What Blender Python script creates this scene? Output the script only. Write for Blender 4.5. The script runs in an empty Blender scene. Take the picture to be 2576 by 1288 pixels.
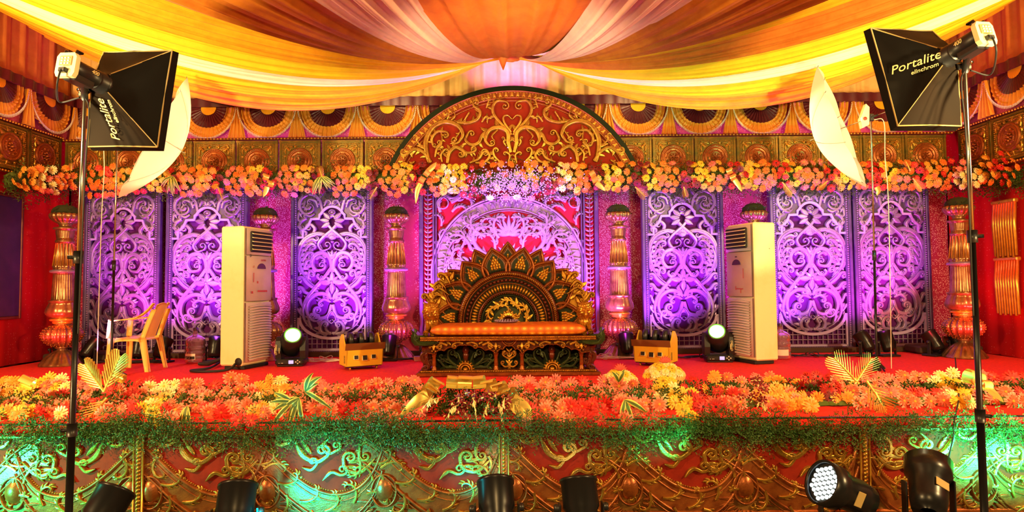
import bpy, math, random
import numpy as np
from mathutils import Vector, Matrix, Quaternion
random.seed(7); RN = np.random.RandomState(7)
PI = math.pi
SC = bpy.context.scene
COL = SC.collection

# ------------------------------------------------------------------ camera
F, CAMZ, SZ = 1600.0, 1.76, 0.74          # focal length in px of a 2576 frame, eye height, stage height
PITCH, ROLL = math.atan(76 / F), math.radians(-0.5)
cam = bpy.data.cameras.new('camera'); cam.sensor_width = 36; cam.lens = F / 2576 * 36
cam.clip_start = 0.05; cam.clip_end = 100
co = bpy.data.objects.new('camera', cam); COL.objects.link(co)
CR = Matrix.Rotation(PI / 2 + PITCH, 3, 'X') @ Matrix.Rotation(ROLL, 3, 'Z')
co.matrix_world = Matrix.Translation((0, 0, CAMZ)) @ CR.to_4x4()
SC.camera = co
SC.view_settings.view_transform = 'Standard'
SC.view_settings.look = 'None'
SC.view_settings.exposure = 0.0
SC.view_settings.gamma = 1.0
SC.view_settings.use_curve_mapping = False

def un(px, py, Y):
    """point at depth Y seen at a place of the 2576 x 1288 photograph"""
    d = CR @ Vector(((px - 1288) / F, -(py - 644) / F, -1.0))
    k = Y / d.y
    return Vector((d.x * k, Y, CAMZ + d.z * k))
def unz(px, py, z):
    d = CR @ Vector(((px - 1288) / F, -(py - 644) / F, -1.0))
    k = (z - CAMZ) / d.z
    return Vector((d.x * k, d.y * k, z))

# ------------------------------------------------------------------ world and lights
w = bpy.data.worlds.new('hall'); SC.world = w; w.use_nodes = True
bg = w.node_tree.nodes['Background']; bg.inputs[0].default_value = (1.0, 0.55, 0.22, 1); bg.inputs[1].default_value = 0.014

def spot(loc, to, col, e, ang=60, blend=0.6, r=0.06, name='spot_lamp'):
    l = bpy.data.lights.new(name, 'SPOT'); l.color = col; l.energy = e
    l.spot_size = math.radians(ang); l.spot_blend = blend; l.shadow_soft_size = r
    o = bpy.data.objects.new(name, l); COL.objects.link(o); o.location = loc
    o.rotation_euler = (Vector(to) - Vector(loc)).to_track_quat('-Z', 'Y').to_euler()
    return o
def area(loc, to, col, e, sx, sy, name='area_lamp'):
    l = bpy.data.lights.new(name, 'AREA'); l.color = col; l.energy = e; l.shape = 'RECTANGLE'; l.size = sx; l.size_y = sy
    o = bpy.data.objects.new(name, l); COL.objects.link(o); o.location = loc
    o.rotation_euler = (Vector(to) - Vector(loc)).to_track_quat('-Z', 'Y').to_euler()
    return o
WARM = (1.0, 0.66, 0.26)
PURP = (0.50, 0.06, 1.0); MAG = (0.85, 0.05, 0.8); LIL = (0.80, 0.17, 1.0); RED = (1.0, 0.03, 0.05); CYAN = (0.01, 1.0, 0.5); BLUE = (0.1, 0.1, 1.0)
# hall floodlights left and right of the photographer, and a centre fill behind
area((-5.9, 1.2, 3.7), (0.2, 8.6, 1.7), WARM, 560, 0.3, 0.3)
area((5.9, 1.2, 3.7), (-0.2, 8.6, 1.7), WARM, 560, 0.3, 0.3)
area((0, -1.0, 3.2), (0, 6.6, 1.0), (1.0, 0.62, 0.22), 170, 0.35, 0.25)
# halogens on the hall floor turned up to the tented ceiling
spot((-3.4, 2.6, 2.0), (-3.5, 7.0, 4.8), (1, 0.80, 0.40), 1080, 70, 0.9, 0.15)
spot((3.4, 2.6, 2.0), (3.5, 7.0, 4.8), (1, 0.76, 0.34), 1000, 70, 0.9, 0.15)
spot((-6.2, 5.2, 2.4), (-5.2, 8.2, 5.2), (1, 0.62, 0.2), 330, 90, 0.9, 0.15)
spot((6.2, 5.2, 2.4), (5.2, 8.2, 5.2), (1, 0.62, 0.2), 330, 90, 0.9, 0.15)
spot((0, 4.2, 2.6), (0, 7.4, 5.0), (1, 0.66, 0.34), 420, 66, 0.9, 0.12)
spot((0, 7.4, 4.0), (0, 9.9, 4.8), (1, 0.62, 0.15), 30, 120, 0.9, 0.1)  # hidden warm lamp above the stage, aimed at the back cloth
# coloured uplights at the foot of the carved screens, plus unseen lilac spots
for px, c, e in ((305, MAG, 240), (520, PURP, 460), (835, PURP, 460), (1722, PURP, 460), (2045, PURP, 440), (2245, MAG, 320)):
    p = un(px, 860, 8.55); spot((p.x, 8.75, 1.1), (p.x, 9.6, 2.4), c, e, 110, 0.8, 0.08)
for px, c, e in ((305, LIL, 480), (520, LIL, 850), (835, LIL, 850), (1722, LIL, 850), (2045, LIL, 780), (2245, LIL, 640)):
    p = un(px, 660, 9.5); spot((p.x * 0.8, 7.2, 1.0), (p.x, 9.6, 2.05), c, e, 26, 1.0, 0.06)  # lilac spots from mid-stage, where no lamp stands
spot((-1.5, 8.5, 1.0), (-0.2, 9.6, 2.5), LIL, 1000, 90, 0.9, 0.08)
spot((1.5, 8.5, 1.0), (0.2, 9.6, 2.5), LIL, 1000, 90, 0.9, 0.08)
spot((0, 8.75, 2.35), (0, 9.6, 2.9), (0.75, 0.25, 1), 60, 130, 0.9, 0.08)  # unseen spot in mid air, added to lighten the roundel
for px, c, e in ((150, RED, 95), (2425, RED, 120), (60, RED, 28), (2500, RED, 70)):
    p = un(px, 860, 8.5); spot((p.x * 0.985, 8.1, 1.0), (p.x, 9.4, 2.2), c, e, 95, 0.8, 0.08)
for px, c, e in ((660, BLUE, 60), (995, MAG, 70), (1560, MAG, 70), (1905, MAG, 45), (1030, RED, 40), (1525, RED, 50)):
    p = un(px, 860, 8.6); spot((p.x, 8.4, 0.95), (p.x, 9.6, 2.1), c, e, 85, 0.8, 0.06)
# hidden warm lamps added to brighten the back cloth, then its violet beam
spot((-1.9, 8.9, 4.7), (-1.5, 9.86, 4.95), WARM, 55, 120, 0.9, 0.05)
spot((1.9, 8.9, 4.7), (1.5, 9.86, 4.95), WARM, 55, 120, 0.9, 0.05)
spot((-0.25, 9.2, 4.85), (-0.15, 9.84, 5.6), (0.7, 0.14, 1.0), 75, 115, 0.8, 0.04)
spot((0.35, 9.2, 4.85), (0.25, 9.84, 5.6), (0.7, 0.14, 1.0), 75, 115, 0.8, 0.04)
# green washes on the stage front
spot((4.05, 3.9, 0.35), (3.75, 5.0, 0.75), CYAN, 800, 75, 0.8, 0.04)
spot((2.1, 4.3, 0.4), (1.0, 5.0, 0.8), CYAN, 230, 55, 0.8, 0.04)
spot((3.35, 4.58, 0.42), (3.44, 4.92, 0.62), CYAN, 75, 125, 0.8, 0.04)
spot((1.25, 4.5, 0.5), (1.05, 4.9, 0.74), CYAN, 30, 90, 0.8, 0.03)
spot((-0.4, 4.5, 0.2), (-0.28, 4.9, 0.5), (0.0, 0.85, 1.0), 20, 90, 0.8, 0.03)
spot((-4.4, 4.0, 0.25), (-3.6, 5.0, 0.6), CYAN, 420, 85, 0.8, 0.04)
spot((-1.75, 4.1, 0.15), (-1.1, 5.0, 0.5), (0.0, 0.9, 0.9), 210, 90, 0.8, 0.04)

# ------------------------------------------------------------------ mesh helpers
class G:
    """collects vertices and faces; build() links them as one mesh object"""
    def __init__(s): s.v = []; s.f = []; s.n = 0
    def add(s, v, fs, mi=0, smooth=True):
        v = np.asarray(v, float).reshape(-1, 3)
        if not isinstance(fs, (list, tuple)): fs = [fs]
        for f in fs:
            f = np.asarray(f, int)
            if f.size: s.f.append((f + s.n, mi, smooth))
        s.v.append(v); s.n += len(v); return s
    def V(s): return np.concatenate(s.v) if s.v else np.zeros((0, 3))
    def merge(s, g, M=None, mirror=False, mi=None):
        v = g.V().copy()
        if mirror: v[:, 0] *= -1
        if M is not None:
            A = np.array(M); v = v @ A[:3, :3].T + A[:3, 3]
        for f, m, sm in g.f: s.f.append(((f[:, ::-1] if mirror else f) + s.n, m if mi is None else mi, sm))
        s.v.append(v); s.n += len(v); return s
    def mirrored(s):
        g = G(); g.merge(s); g.merge(s, mirror=True); return g
    def mesh(s, name, mats):
        me = bpy.data.meshes.new(name); v = s.V()
        me.vertices.add(len(v)); me.vertices.foreach_set('co', v.astype(np.float32).ravel())
        lo = np.concatenate([f.ravel() for f, _, _ in s.f]); tot = np.concatenate([np.full(len(f), f.shape[1]) for f, _, _ in s.f])
        me.loops.add(len(lo)); me.loops.foreach_set('vertex_index', lo.astype(np.int32))
        me.polygons.add(len(tot)); st = np.concatenate([[0], np.cumsum(tot)[:-1]])
        me.polygons.foreach_set('loop_start', st.astype(np.int32)); me.polygons.foreach_set('loop_total', tot.astype(np.int32))
        me.polygons.foreach_set('material_index', np.concatenate([np.full(len(f), m) for f, m, _ in s.f]).astype(np.int32))
        me.polygons.foreach_set('use_smooth', np.concatenate([np.full(len(f), sm) for f, _, sm in s.f]).astype(bool))
        for m in (mats if isinstance(mats, (list, tuple)) else [mats]): me.materials.append(m)
        me.update(calc_edges=True); me.validate(); return me
    def build(s, name, mats, parent=None, **k): return O(name, s.mesh(name, mats), parent, **k)

def O(name, me, parent=None, loc=None, rot=None, kind=None, label=None):
    o = bpy.data.objects.new(name, me); COL.objects.link(o)
    if parent is not None: o.parent = parent
    if loc is not None: o.location = loc
    if rot is not None: o.rotation_euler = rot
    if kind: o['kind'] = kind
    if label: o['label'] = label
    return o
def tag(o, label, cat, group=None, kind=None):
    o['label'] = label; o['category'] = cat
    if group: o['group'] = group
    if kind: o['kind'] = kind
    return o
def thing(name, label, cat, loc=(0, 0, 0), rotz=0, group=None, kind='thing'):
    o = bpy.data.objects.new(name, None); COL.objects.link(o); o.empty_display_size = 0.1
    o.location = loc; o.rotation_euler = (0, 0, rotz); tag(o, label, cat, group, kind); return o
def dup(root, loc, rotz=0, label=None, sx=1):
    def cp(o, par):
        c = o.copy(); COL.objects.link(c); c.parent = par
        for ch in o.children: cp(ch, c)
        return c
    r = cp(root, None); r.location = loc; r.rotation_euler = (0, 0, rotz)
    if label: r['label'] = label
    if sx != 1: r.scale = (sx, 1, 1)
    return r

def quads(nu, nv, cu=False, cv=False):
    i = np.arange(nu if cu else nu - 1)[:, None]; j = np.arange(nv if cv else nv - 1)[None, :]
    a = i * nv + j; b = ((i + 1) % nu) * nv + j; c = ((i + 1) % nu) * nv + (j + 1) % nv; d = i * nv + (j + 1) % nv
    return np.stack([a, b, c, d], -1).reshape(-1, 4)
def box(g, c, s, bev=0.0, mi=0, rot=None):
    """chamfered box, centre c, size s"""
    hx, hy, hz = s[0] / 2, s[1] / 2, s[2] / 2
    b = min(bev, hx * .9, hy * .9, hz * .9)
    if b <= 0:
        v = np.array([(x, y, z) for x in (-hx, hx) for y in (-hy, hy) for z in (-hz, hz)])
        f = [np.array([(0, 1, 3, 2), (4, 6, 7, 5), (0, 4, 5, 1), (2, 3, 7, 6), (0, 2, 6, 4), (1, 5, 7, 3)])]
    else:
        v = []; idx = {}
        for x in (-1, 1):
            for y in (-1, 1):
                for z in (-1, 1):
                    for ax in range(3):
                        p = [x * (hx - b), y * (hy - b), z * (hz - b)]; p[ax] = (x, y, z)[ax] * (hx, hy, hz)[ax]
                        idx[(x, y, z, ax)] = len(v); v.append(p)
        q, t = [], []
        for ax in range(3):
            o1, o2 = (ax + 1) % 3, (ax + 2) % 3
            for sg in (-1, 1):
                k = []
                for a1, a2 in ((-1, -1), (1, -1), (1, 1), (-1, 1)):
                    c3 = [0, 0, 0]; c3[ax] = sg; c3[o1] = a1; c3[o2] = a2; k.append(idx[(*c3, ax)])
                q.append(k if sg > 0 else k[::-1])
            for a1 in (-1, 1):
                for a2 in (-1, 1):
                    c1 = [0, 0, 0]; c1[o1] = a1; c1[o2] = a2; c2 = list(c1); c1[ax] = -1; c2[ax] = 1
                    q.append([idx[(*c1, o1)], idx[(*c2, o1)], idx[(*c2, o2)], idx[(*c1, o2)]])
        for x in (-1, 1):
            for y in (-1, 1):
                for z in (-1, 1): t.append([idx[(x, y, z, a)] for a in range(3)])
        v = np.array(v); f = [np.array(q), np.array(t)]
    if rot is not None: v = v @ np.array(rot.to_3x3() if hasattr(rot, 'to_3x3') else rot).T
    return g.add(v + np.array(c), f, mi, False)
def tube(g, path, r, n=8, mi=0, cap=True):
    p = np.asarray(path, float); k = len(p); r = np.broadcast_to(np.asarray(r, float), (k,))
    t = np.gradient(p, axis=0); t /= np.linalg.norm(t, axis=1)[:, None] + 1e-12
    a = np.array([0, 0, 1.0]) if abs(t[0][2]) < .9 else np.array([1.0, 0, 0])
    u = np.cross(t[0], a); u /= np.linalg.norm(u); U = [u]
    for i in range(1, k):
        u = u - t[i] * (u @ t[i]); u /= np.linalg.norm(u) + 1e-12; U.append(u)
    U = np.array(U); W = np.cross(t, U); an = np.arange(n) * 2 * PI / n
    v = p[:, None] + r[:, None, None] * (np.cos(an)[None, :, None] * U[:, None] + np.sin(an)[None, :, None] * W[:, None])
    fs = [quads(k, n, False, True)]
    if cap: fs.append(np.array([np.arange(n)[::-1], (k - 1) * n + np.arange(n)]))
    return g.add(v.reshape(-1, 3), fs, mi)
def lathe(g, prof, n=24, c=(0, 0, 0), lob=None, mi=0, M=None):
    """surface of revolution about z; lob = list of (lobes, depth) per profile point"""
    pr = np.asarray(prof, float); an = np.arange(n) * 2 * PI / n; k = len(pr)
    R = np.repeat(pr[:, :1], n, 1)
    if lob is not None:
        for i, l in enumerate(lob):
            if l: R[i] *= 1 - l[1] * (1 - np.abs(np.cos(an * l[0] / 2)))
    v = np.stack([R * np.cos(an), R * np.sin(an), np.repeat(pr[:, 1:2], n, 1)], -1).reshape(-1, 3)
    fs = [quads(k, n, False, True)]
    if pr[0, 0] > 1e-6: fs.append(np.arange(n)[::-1][None])
    if pr[-1, 0] > 1e-6: fs.append((np.arange(n) + (k - 1) * n)[None])
    if M is not None:
        A = np.array(M); v = v @ A[:3, :3].T + A[:3, 3]
    return g.add(v + np.array(c), fs, mi)
def prism(g, out, y0, y1, mi=0, back=True):
    """outline in x,z pushed from y0 (front) to y1 (back)"""
    o = np.asarray(out, float); n = len(o)
    v = np.concatenate([np.c_[o[:, 0], np.full(n, y0), o[:, 1]], np.c_[o[:, 0], np.full(n, y1), o[:, 1]]])
    i = np.arange(n); j = (i + 1) % n
    fs = [np.stack([i, j, j + n, i + n], -1), i[None]]
    if back: fs.append((i[::-1] + n)[None])
    return g.add(v, fs, mi, False)
def sheet(g, P, mi=0, smooth=True):
    P = np.asarray(P, float); return g.add(P.reshape(-1, 3), quads(P.shape[0], P.shape[1]), mi, smooth)

GROOVE = (np.array([-1, -.8, -.4, 0, .4, .8, 1]), np.array([0, .7, 1, .68, 1, .7, 0]))
ROUND = (np.array([-1, -.7, 0, .7, 1]), np.array([0, .7, 1, .7, 0]))
FLAT = (np.array([-1, -1, 1, 1]), np.array([0, 1, 1, 0]))
def relief(g, path, w, h, y=0.0, prof=GROOVE, mi=0):
    p = np.asarray(path, float); k = len(p); w = np.broadcast_to(np.asarray(w, float), (k,)); h = np.broadcast_to(np.asarray(h, float), (k,))
    t = np.gradient(p, axis=0); t /= np.linalg.norm(t, axis=1)[:, None] + 1e-12
    nn = np.c_[-t[:, 1], t[:, 0]]; u, d = prof
    x = p[:, None, 0] + nn[:, None, 0] * u[None] * w[:, None]; z = p[:, None, 1] + nn[:, None, 1] * u[None] * w[:, None]
    yy = y - h[:, None] * d[None]
    return g.add(np.stack([x, yy, z], -1).reshape(-1, 3), quads(k, len(u)), mi, prof is not FLAT)
def cr(pts, n=7):
    """Catmull-Rom through pts"""
    p = np.asarray(pts, float)
    if len(p) < 3: return np.array([p[0] + (p[1] - p[0]) * t for t in np.linspace(0, 1, n + 1)])
    q = np.vstack([2 * p[0] - p[1], p, 2 * p[-1] - p[-2]]); o = []
    for i in range(1, len(q) - 2):
        for t in np.arange(n) / n:
            a, b, c, d = q[i - 1:i + 3]
            o.append(.5 * (2 * b + (c - a) * t + (2 * a - 5 * b + 4 * c - d) * t * t + (3 * b - a - 3 * c + d) * t ** 3))
    o.append(p[-1]); return np.array(o)
def curl(path, r, turns=1.2, sg=1, k=None):
    """adds a volute that leaves the end of the path tangentially"""
    p = np.asarray(path, float); t = p[-1] - p[-2]; t /= np.linalg.norm(t)
    c = p[-1] + sg * r * np.array([-t[1], t[0]]); a0 = math.atan2(p[-1][1] - c[1], p[-1][0] - c[0])
    k = k or int(13 * turns); th = np.linspace(0, turns * 2 * PI, k + 1)[1:]
    rr = r * (1 - .78 * (th / th[-1]) ** .8)
    return np.vstack([p, np.c_[c[0] + rr * np.cos(a0 + sg * th), c[1] + rr * np.sin(a0 + sg * th)]])
def tp(n):
    t = np.linspace(0, 1, n); return np.clip(t * 6 + .15, 0, 1) * (1 - .58 * t)
def dome(g, x, z, rx, rz, h, ang=0, y=0.0, n=6, mi=0):
    an = np.arange(n) * 2 * PI / n; ca, sa = math.cos(ang), math.sin(ang)
    ring = np.c_[np.cos(an) * rx, np.sin(an) * rz]; r2 = ring * .66
    q = np.vstack([ring, r2, [[0, 0]]]); d = np.r_[np.zeros(n), np.full(n, .7), 1]
    v = np.c_[x + q[:, 0] * ca - q[:, 1] * sa, y - h * d, z + q[:, 0] * sa + q[:, 1] * ca]
    i = np.arange(n); j = (i + 1) % n
    return g.add(v, [np.stack([i, j, j + n, i + n], -1), np.stack([i + n, j + n, np.full(n, 2 * n)], -1)], mi)
def leaf(g, x, z, ang, L, W, h, y=0.0, mi=0, bend=0.0, k=6):
    """pointed relief leaf with a midrib"""
    t = np.linspace(0, 1, k); wd = W * np.sin(PI * t ** .75) ** .8; wd[-1] = 0; wd[0] = W * .25
    a = ang + bend * t; px = x + np.concatenate([[0], np.cumsum(np.cos(a[:-1]) * L / (k - 1))]); pz = z + np.concatenate([[0], np.cumsum(np.sin(a[:-1]) * L / (k - 1))])
    return relief(g, np.c_[px, pz], np.maximum(wd, 1e-4), h * (1 - .5 * t), y, GROOVE, mi)
def along(path, step):
    p = np.asarray(path, float); d = np.r_[0, np.cumsum(np.linalg.norm(np.diff(p, axis=0), axis=1))]
    n = max(2, int(round(d[-1] / step))); s = (np.arange(n) + .5) * d[-1] / n
    q = np.c_[[np.interp(s, d, p[:, i]) for i in range(p.shape[1])]].T
    e = 1e-3; q2 = np.c_[[np.interp(np.minimum(s + e, d[-1]), d, p[:, i]) for i in range(p.shape[1])]].T - np.c_[[np.interp(s - e, d, p[:, i]) for i in range(p.shape[1])]].T
    return q, np.arctan2(q2[:, 1], q2[:, 0])
def beads(g, path, step, r, h=None, y=0.0, mi=0, n=6, slant=None, rz=None):
    q, a = along(path, step)
    for (x, z), an in zip(q, a): dome(g, x, z, r, rz or r, h or r, (an + slant) if slant is not None else 0, y, n, mi)
def scrolls(g, defs, S=1.0, ox=0, oz=0, h=0.02, y=0.0, w=1.0, mi=0, fringe=True):
    """defs: (points, curl radius, turns, side, width) in drawing units, z downwards; mirrored later"""
    for d in defs:
        pts, r, tn, sg, wd = d[:5]; wd = wd * w
        p = cr(pts, 6)
        if r: p = curl(p, r, tn, sg)
        k = len(p); t = np.linspace(0, 1, k)
        ww = wd * (.35 + .65 * np.sin(PI * np.clip(t * 1.15 + .1, 0, 1)) ** .7) * (1 - .35 * t)
        q = np.c_[(p[:, 0] - ox) * S, (oz - p[:, 1]) * S]
        relief(g, q, np.maximum(ww * S, .002), h * (.7 + .3 * np.sin(PI * t)), y, GROOVE, mi)
        if r: dome(g, q[-1, 0], q[-1, 1], wd * S * .75, wd * S * .75, h * 1.1, 0, y, 7, mi)
        if fringe and r and k > 14:
            for f in (.18, .34, .5, .66):
                i = int(f * len(pts) * 6 * .9) if len(pts) > 2 else int(f * k)
                i = min(max(i, 1), k - 2); tv = q[i + 1] - q[i - 1]; a = math.atan2(tv[1], tv[0])
                # zx flip turns the side over
                leaf(g, q[i, 0], q[i, 1], a + (.75 if sg > 0 else -.75), wd * S * 3.2, wd * S * .8, h * .8, y, mi, bend=(.9 if sg > 0 else -.9), k=5)

# ------------------------------------------------------------------ materials
def mat(name, col, rough=.5, metal=0.0, col2=None, scale=8.0, mix=.5, bump=0.0, bscale=60.0, emit=None, estr=1.0, trans=0.0, ior=1.45, sheen=0, coat=0, subs=0, alpha=None):
    m = bpy.data.materials.new(name); m.use_nodes = True; nt = m.node_tree; b = nt.nodes['Principled BSDF']
    b.inputs['Base Color'].default_value = (*col, 1); b.inputs['Roughness'].default_value = rough; b.inputs['Specular IOR Level'].default_value = .15 if any(q in name for q in ('cloth', 'nylon', 'ochre', 'dark_green')) else .5; b.inputs['Metallic'].default_value = metal
    tc = nt.nodes.new('ShaderNodeTexCoord')
    if col2 is not None:
        no = nt.nodes.new('ShaderNodeTexNoise'); no.inputs['Scale'].default_value = scale; no.inputs['Detail'].default_value = 5; no.inputs['Roughness'].default_value = .65
        rp = nt.nodes.new('ShaderNodeValToRGB'); rp.color_ramp.elements[0].position = mix - .16; rp.color_ramp.elements[1].position = mix + .16
        rp.color_ramp.elements[0].color = (*col, 1); rp.color_ramp.elements[1].color = (*col2, 1)
        nt.links.new(tc.outputs['Object'], no.inputs['Vector']); nt.links.new(no.outputs[0], rp.inputs[0]); nt.links.new(rp.outputs[0], b.inputs['Base Color'])
    if bump:
        n2 = nt.nodes.new('ShaderNodeTexNoise'); n2.inputs['Scale'].default_value = bscale; n2.inputs['Detail'].default_value = 3
        bu = nt.nodes.new('ShaderNodeBump'); bu.inputs['Strength'].default_value = bump; bu.inputs['Distance'].default_value = .01
        nt.links.new(tc.outputs['Object'], n2.inputs['Vector']); nt.links.new(n2.outputs[0], bu.inputs['Height']); nt.links.new(bu.outputs[0], b.inputs['Normal'])
    if emit: b.inputs['Emission Color'].default_value = (*emit, 1); b.inputs['Emission Strength'].default_value = estr
    if trans: b.inputs['Transmission Weight'].default_value = trans; b.inputs['IOR'].default_value = ior
    if sheen: b.inputs['Sheen Weight'].default_value = sheen
    if coat: b.inputs['Coat Weight'].default_value = coat
    return m
M = {}
M['gold'] = mat('antique_gold', (.52, .28, .04), .29, .75, (.26, .11, .014), 14, .56, .15, 90)
M['goldred'] = mat('copper_gold', (.34, .10, .018), .34, .6, (.18, .035, .008), 12, .55, .15, 80)
M['goldgreen'] = mat('recess_dark_gold', (.24, .13, .015), .36, .6, (.06, .075, .014), 9, .56, .2, 90)  # darker tile ground: recess shade is put into its colour
M['brass'] = mat('bright_gold', (.82, .47, .07), .28, .7, (.62, .3, .03), 10, .5)
M['darkgreen'] = mat('dark_green_lacquer', (.012, .018, .005), .35, .1, (.015, .018, .008), 12)
M['greenlac'] = mat('olive_green_lacquer', (.045, .065, .012), .28, .3, (.02, .028, .006), 10)
M['redlac'] = mat('red_brown_lacquer', (.17, .028, .008), .32, .25, (.10, .015, .006), 10)
M['redpaint'] = mat('red_ochre_paint', (.26, .016, .004), .8, 0, (.17, .010, .003), 5, .5, .1, 50)
M['black'] = mat('black_plastic', (.012, .012, .013), .38)
M['blackcloth'] = mat('black_nylon_cloth', (.004, .003, .002), .7, 0, None, bump=.12, bscale=14)
M['browncloth'] = mat('brown_black_nylon', (.013, .007, .003), .75, 0, None, bump=.2, bscale=9)  # browner cloth for the bottom wall of each softbox
M['blackmetal'] = mat('black_metal', (.02, .02, .022), .3, .6)
M['chrome'] = mat('chrome', (.34, .31, .25), .22, 1.0)
M['silver'] = mat('violet_tinted_silver', (.30, .21, .37), .34, .35, (.21, .14, .28), 9, .6, .1, 70)  # violet of the uplights is mixed into this and the next two
M['silverdark'] = mat('violet_tinted_grey', (.11, .07, .18), .38, .35, (.07, .045, .12), 8)
M['white'] = mat('violet_tinted_white', (.42, .33, .58), .4)
M['pillar'] = mat('silver_gold_paint', (.38, .21, .10), .28, .75, (.2, .085, .03), 11, .55)
M['carpet'] = mat('red_carpet', (.86, .014, .003), .9, 0, (.56, .008, .002), 26, .56, .35, 220)
M['cream'] = mat('cream_enamel', (.90, .84, .46), .38, 0, (.84, .72, .30), 3.2, .66)  # on the white cabinets this cream carries the warm light's yellow
M['greyplastic'] = mat('pink_lit_grey_plastic', (.62, .52, .50), .45, 0, (.54, .44, .42), 5, .6)  # pink stage light on the front panels is mixed into this grey
M['slot'] = mat('dark_slot', (.015, .012, .012), .7)
M['yellowcase'] = mat('yellow_enamel', (.82, .55, .035), .36, 0, (.74, .46, .025), 4)
M['brownflap'] = mat('brown_sheet_metal', (.17, .065, .015), .5)
M['chairplastic'] = mat('amber_plastic', (.92, .62, .15), .33)
M['umbrella'] = mat('white_umbrella_cloth', (.94, .92, .74), .6)
M['soil'] = mat('stage_board', (.05, .025, .012), .8)
M['ground'] = mat('hall_floor', (.10, .06, .035), .8, 0, (.06, .035, .02), 4)
M['maroon'] = mat('maroon_satin', (.10, .004, .008), .45, 0, (.06, .002, .006), 5)
M['goldsatin'] = mat('gold_satin', (.70, .29, .025), .45, 0, (.6, .22, .018), 3)
M['greenleaf'] = mat('fern_green', (.05, .11, .012), .6, 0, (.10, .13, .015), 3)
M['fern'] = mat('asparagus_fern', (.03, .12, .014), .6, 0, (.07, .12, .012), 4)
M['oasis'] = mat('dark_moss', (.02, .03, .006), .9)
M['cushion'] = None
M['rubber'] = mat('black_rubber', (.01, .01, .01), .6)
M['cablewhite'] = mat('white_cord', (.7, .62, .5), .5)
M['lens'] = mat('lit_lens', (.9, 1, .9), .2, emit=(.85, 1, .85), estr=6)
M['lensrim'] = mat('green_lens_rim', (.12, .5, .05), .3, emit=(.1, .6, .03), estr=.5)
M['lcd'] = mat('lit_lcd', (.3, .3, .7), .3, emit=(.45, .45, 1), estr=.9)
M['led'] = mat('lit_led', (.9, 1, 1), .3, emit=(.8, 1, .95), estr=5)
M['ledpurple'] = mat('lit_violet_led', (.4, .2, 1), .3, emit=(.35, .15, 1), estr=3)
M['ink'] = mat('black_ink', (.012, .01, .01), .6)
M['redink'] = mat('red_ink', (.5, .07, .05), .6)
M['whiteink'] = mat('white_ink', (.85, .8, .7), .6)
M['goldink'] = mat('gold_print', (.95, .78, .35), .5)
M['piping'] = mat('gold_piping', (.42, .3, .11), .5)
M['palm'] = mat('gold_palm', (.80, .55, .13), .35, .35, (.62, .36, .06), 9)
M['ribbon'] = mat('gold_ribbon', (.85, .56, .13), .25, .6)

def translucent(m, f, col):
    nt = m.node_tree; b = nt.nodes['Principled BSDF']; out = nt.nodes['Material Output']; t = nt.nodes.new('ShaderNodeBsdfTranslucent'); t.inputs[0].default_value = (*col, 1)
    mx = nt.nodes.new('ShaderNodeMixShader'); mx.inputs[0].default_value = f; nt.links.new(b.outputs[0], mx.inputs[1]); nt.links.new(t.outputs[0], mx.inputs[2]); nt.links.new(mx.outputs[0], out.inputs[0])
translucent(M['umbrella'], .45, (.95, .93, .72))
def cushion_mat():
    m = mat('orange_brocade', (.80, .24, .012), .5); nt = m.node_tree; b = nt.nodes['Principled BSDF']
    tc = nt.nodes.new('ShaderNodeTexCoord'); mp = nt.nodes.new('ShaderNodeMapping'); mp.inputs['Scale'].default_value = (11, 11, 15)
    vo = nt.nodes.new('ShaderNodeTexVoronoi'); vo.inputs['Randomness'].default_value = .12; vo.inputs['Scale'].default_value = 1
    rp = nt.nodes.new('ShaderNodeValToRGB'); e = rp.color_ramp.elements
    e[0].position = .2; e[0].color = (.90, .52, .08, 1); e[1].position = .52; e[1].color = (.58, .11, .006, 1)
    e2 = e.new(.27); e2.color = (.80, .27, .012, 1)
    nt.links.new(tc.outputs['Object'], mp.inputs[0]); nt.links.new(mp.outputs[0], vo.inputs['Vector']); nt.links.new(vo.outputs['Distance'], rp.inputs[0]); nt.links.new(rp.outputs[0], b.inputs['Base Color'])
    return m
M['cushion'] = cushion_mat()
def sequin_mat(name, base, spark, scale, thr=.16, rough=.55):
    m = mat(name, base, rough); nt = m.node_tree; b = nt.nodes['Principled BSDF']
    tc = nt.nodes.new('ShaderNodeTexCoord'); vo = nt.nodes.new('ShaderNodeTexVoronoi'); vo.inputs['Scale'].default_value = scale; vo.inputs['Randomness'].default_value = .5
    rp = nt.nodes.new('ShaderNodeValToRGB'); rp.color_ramp.interpolation = 'LINEAR'; e = rp.color_ramp.elements
    e[0].position = thr; e[0].color = (*spark, 1); e[1].position = thr + .12; e[1].color = (*base, 1)
    nt.links.new(tc.outputs['Object'], vo.inputs['Vector']); nt.links.new(vo.outputs['Distance'], rp.inputs[0]); nt.links.new(rp.outputs[0], b.inputs['Base Color'])
    return m
M['sequin'] = sequin_mat('sequinned_pink_cloth', (.34, .02, .08), (.9, .7, .75), 46, .19)
M['lace'] = sequin_mat('pink_lace', (.5, .05, .12), (.95, .7, .8), 60, .25)
M['redcloth'] = sequin_mat('red_sparkle_cloth', (.42, .008, .008), (1, .7, .55), 24, .0)

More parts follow.
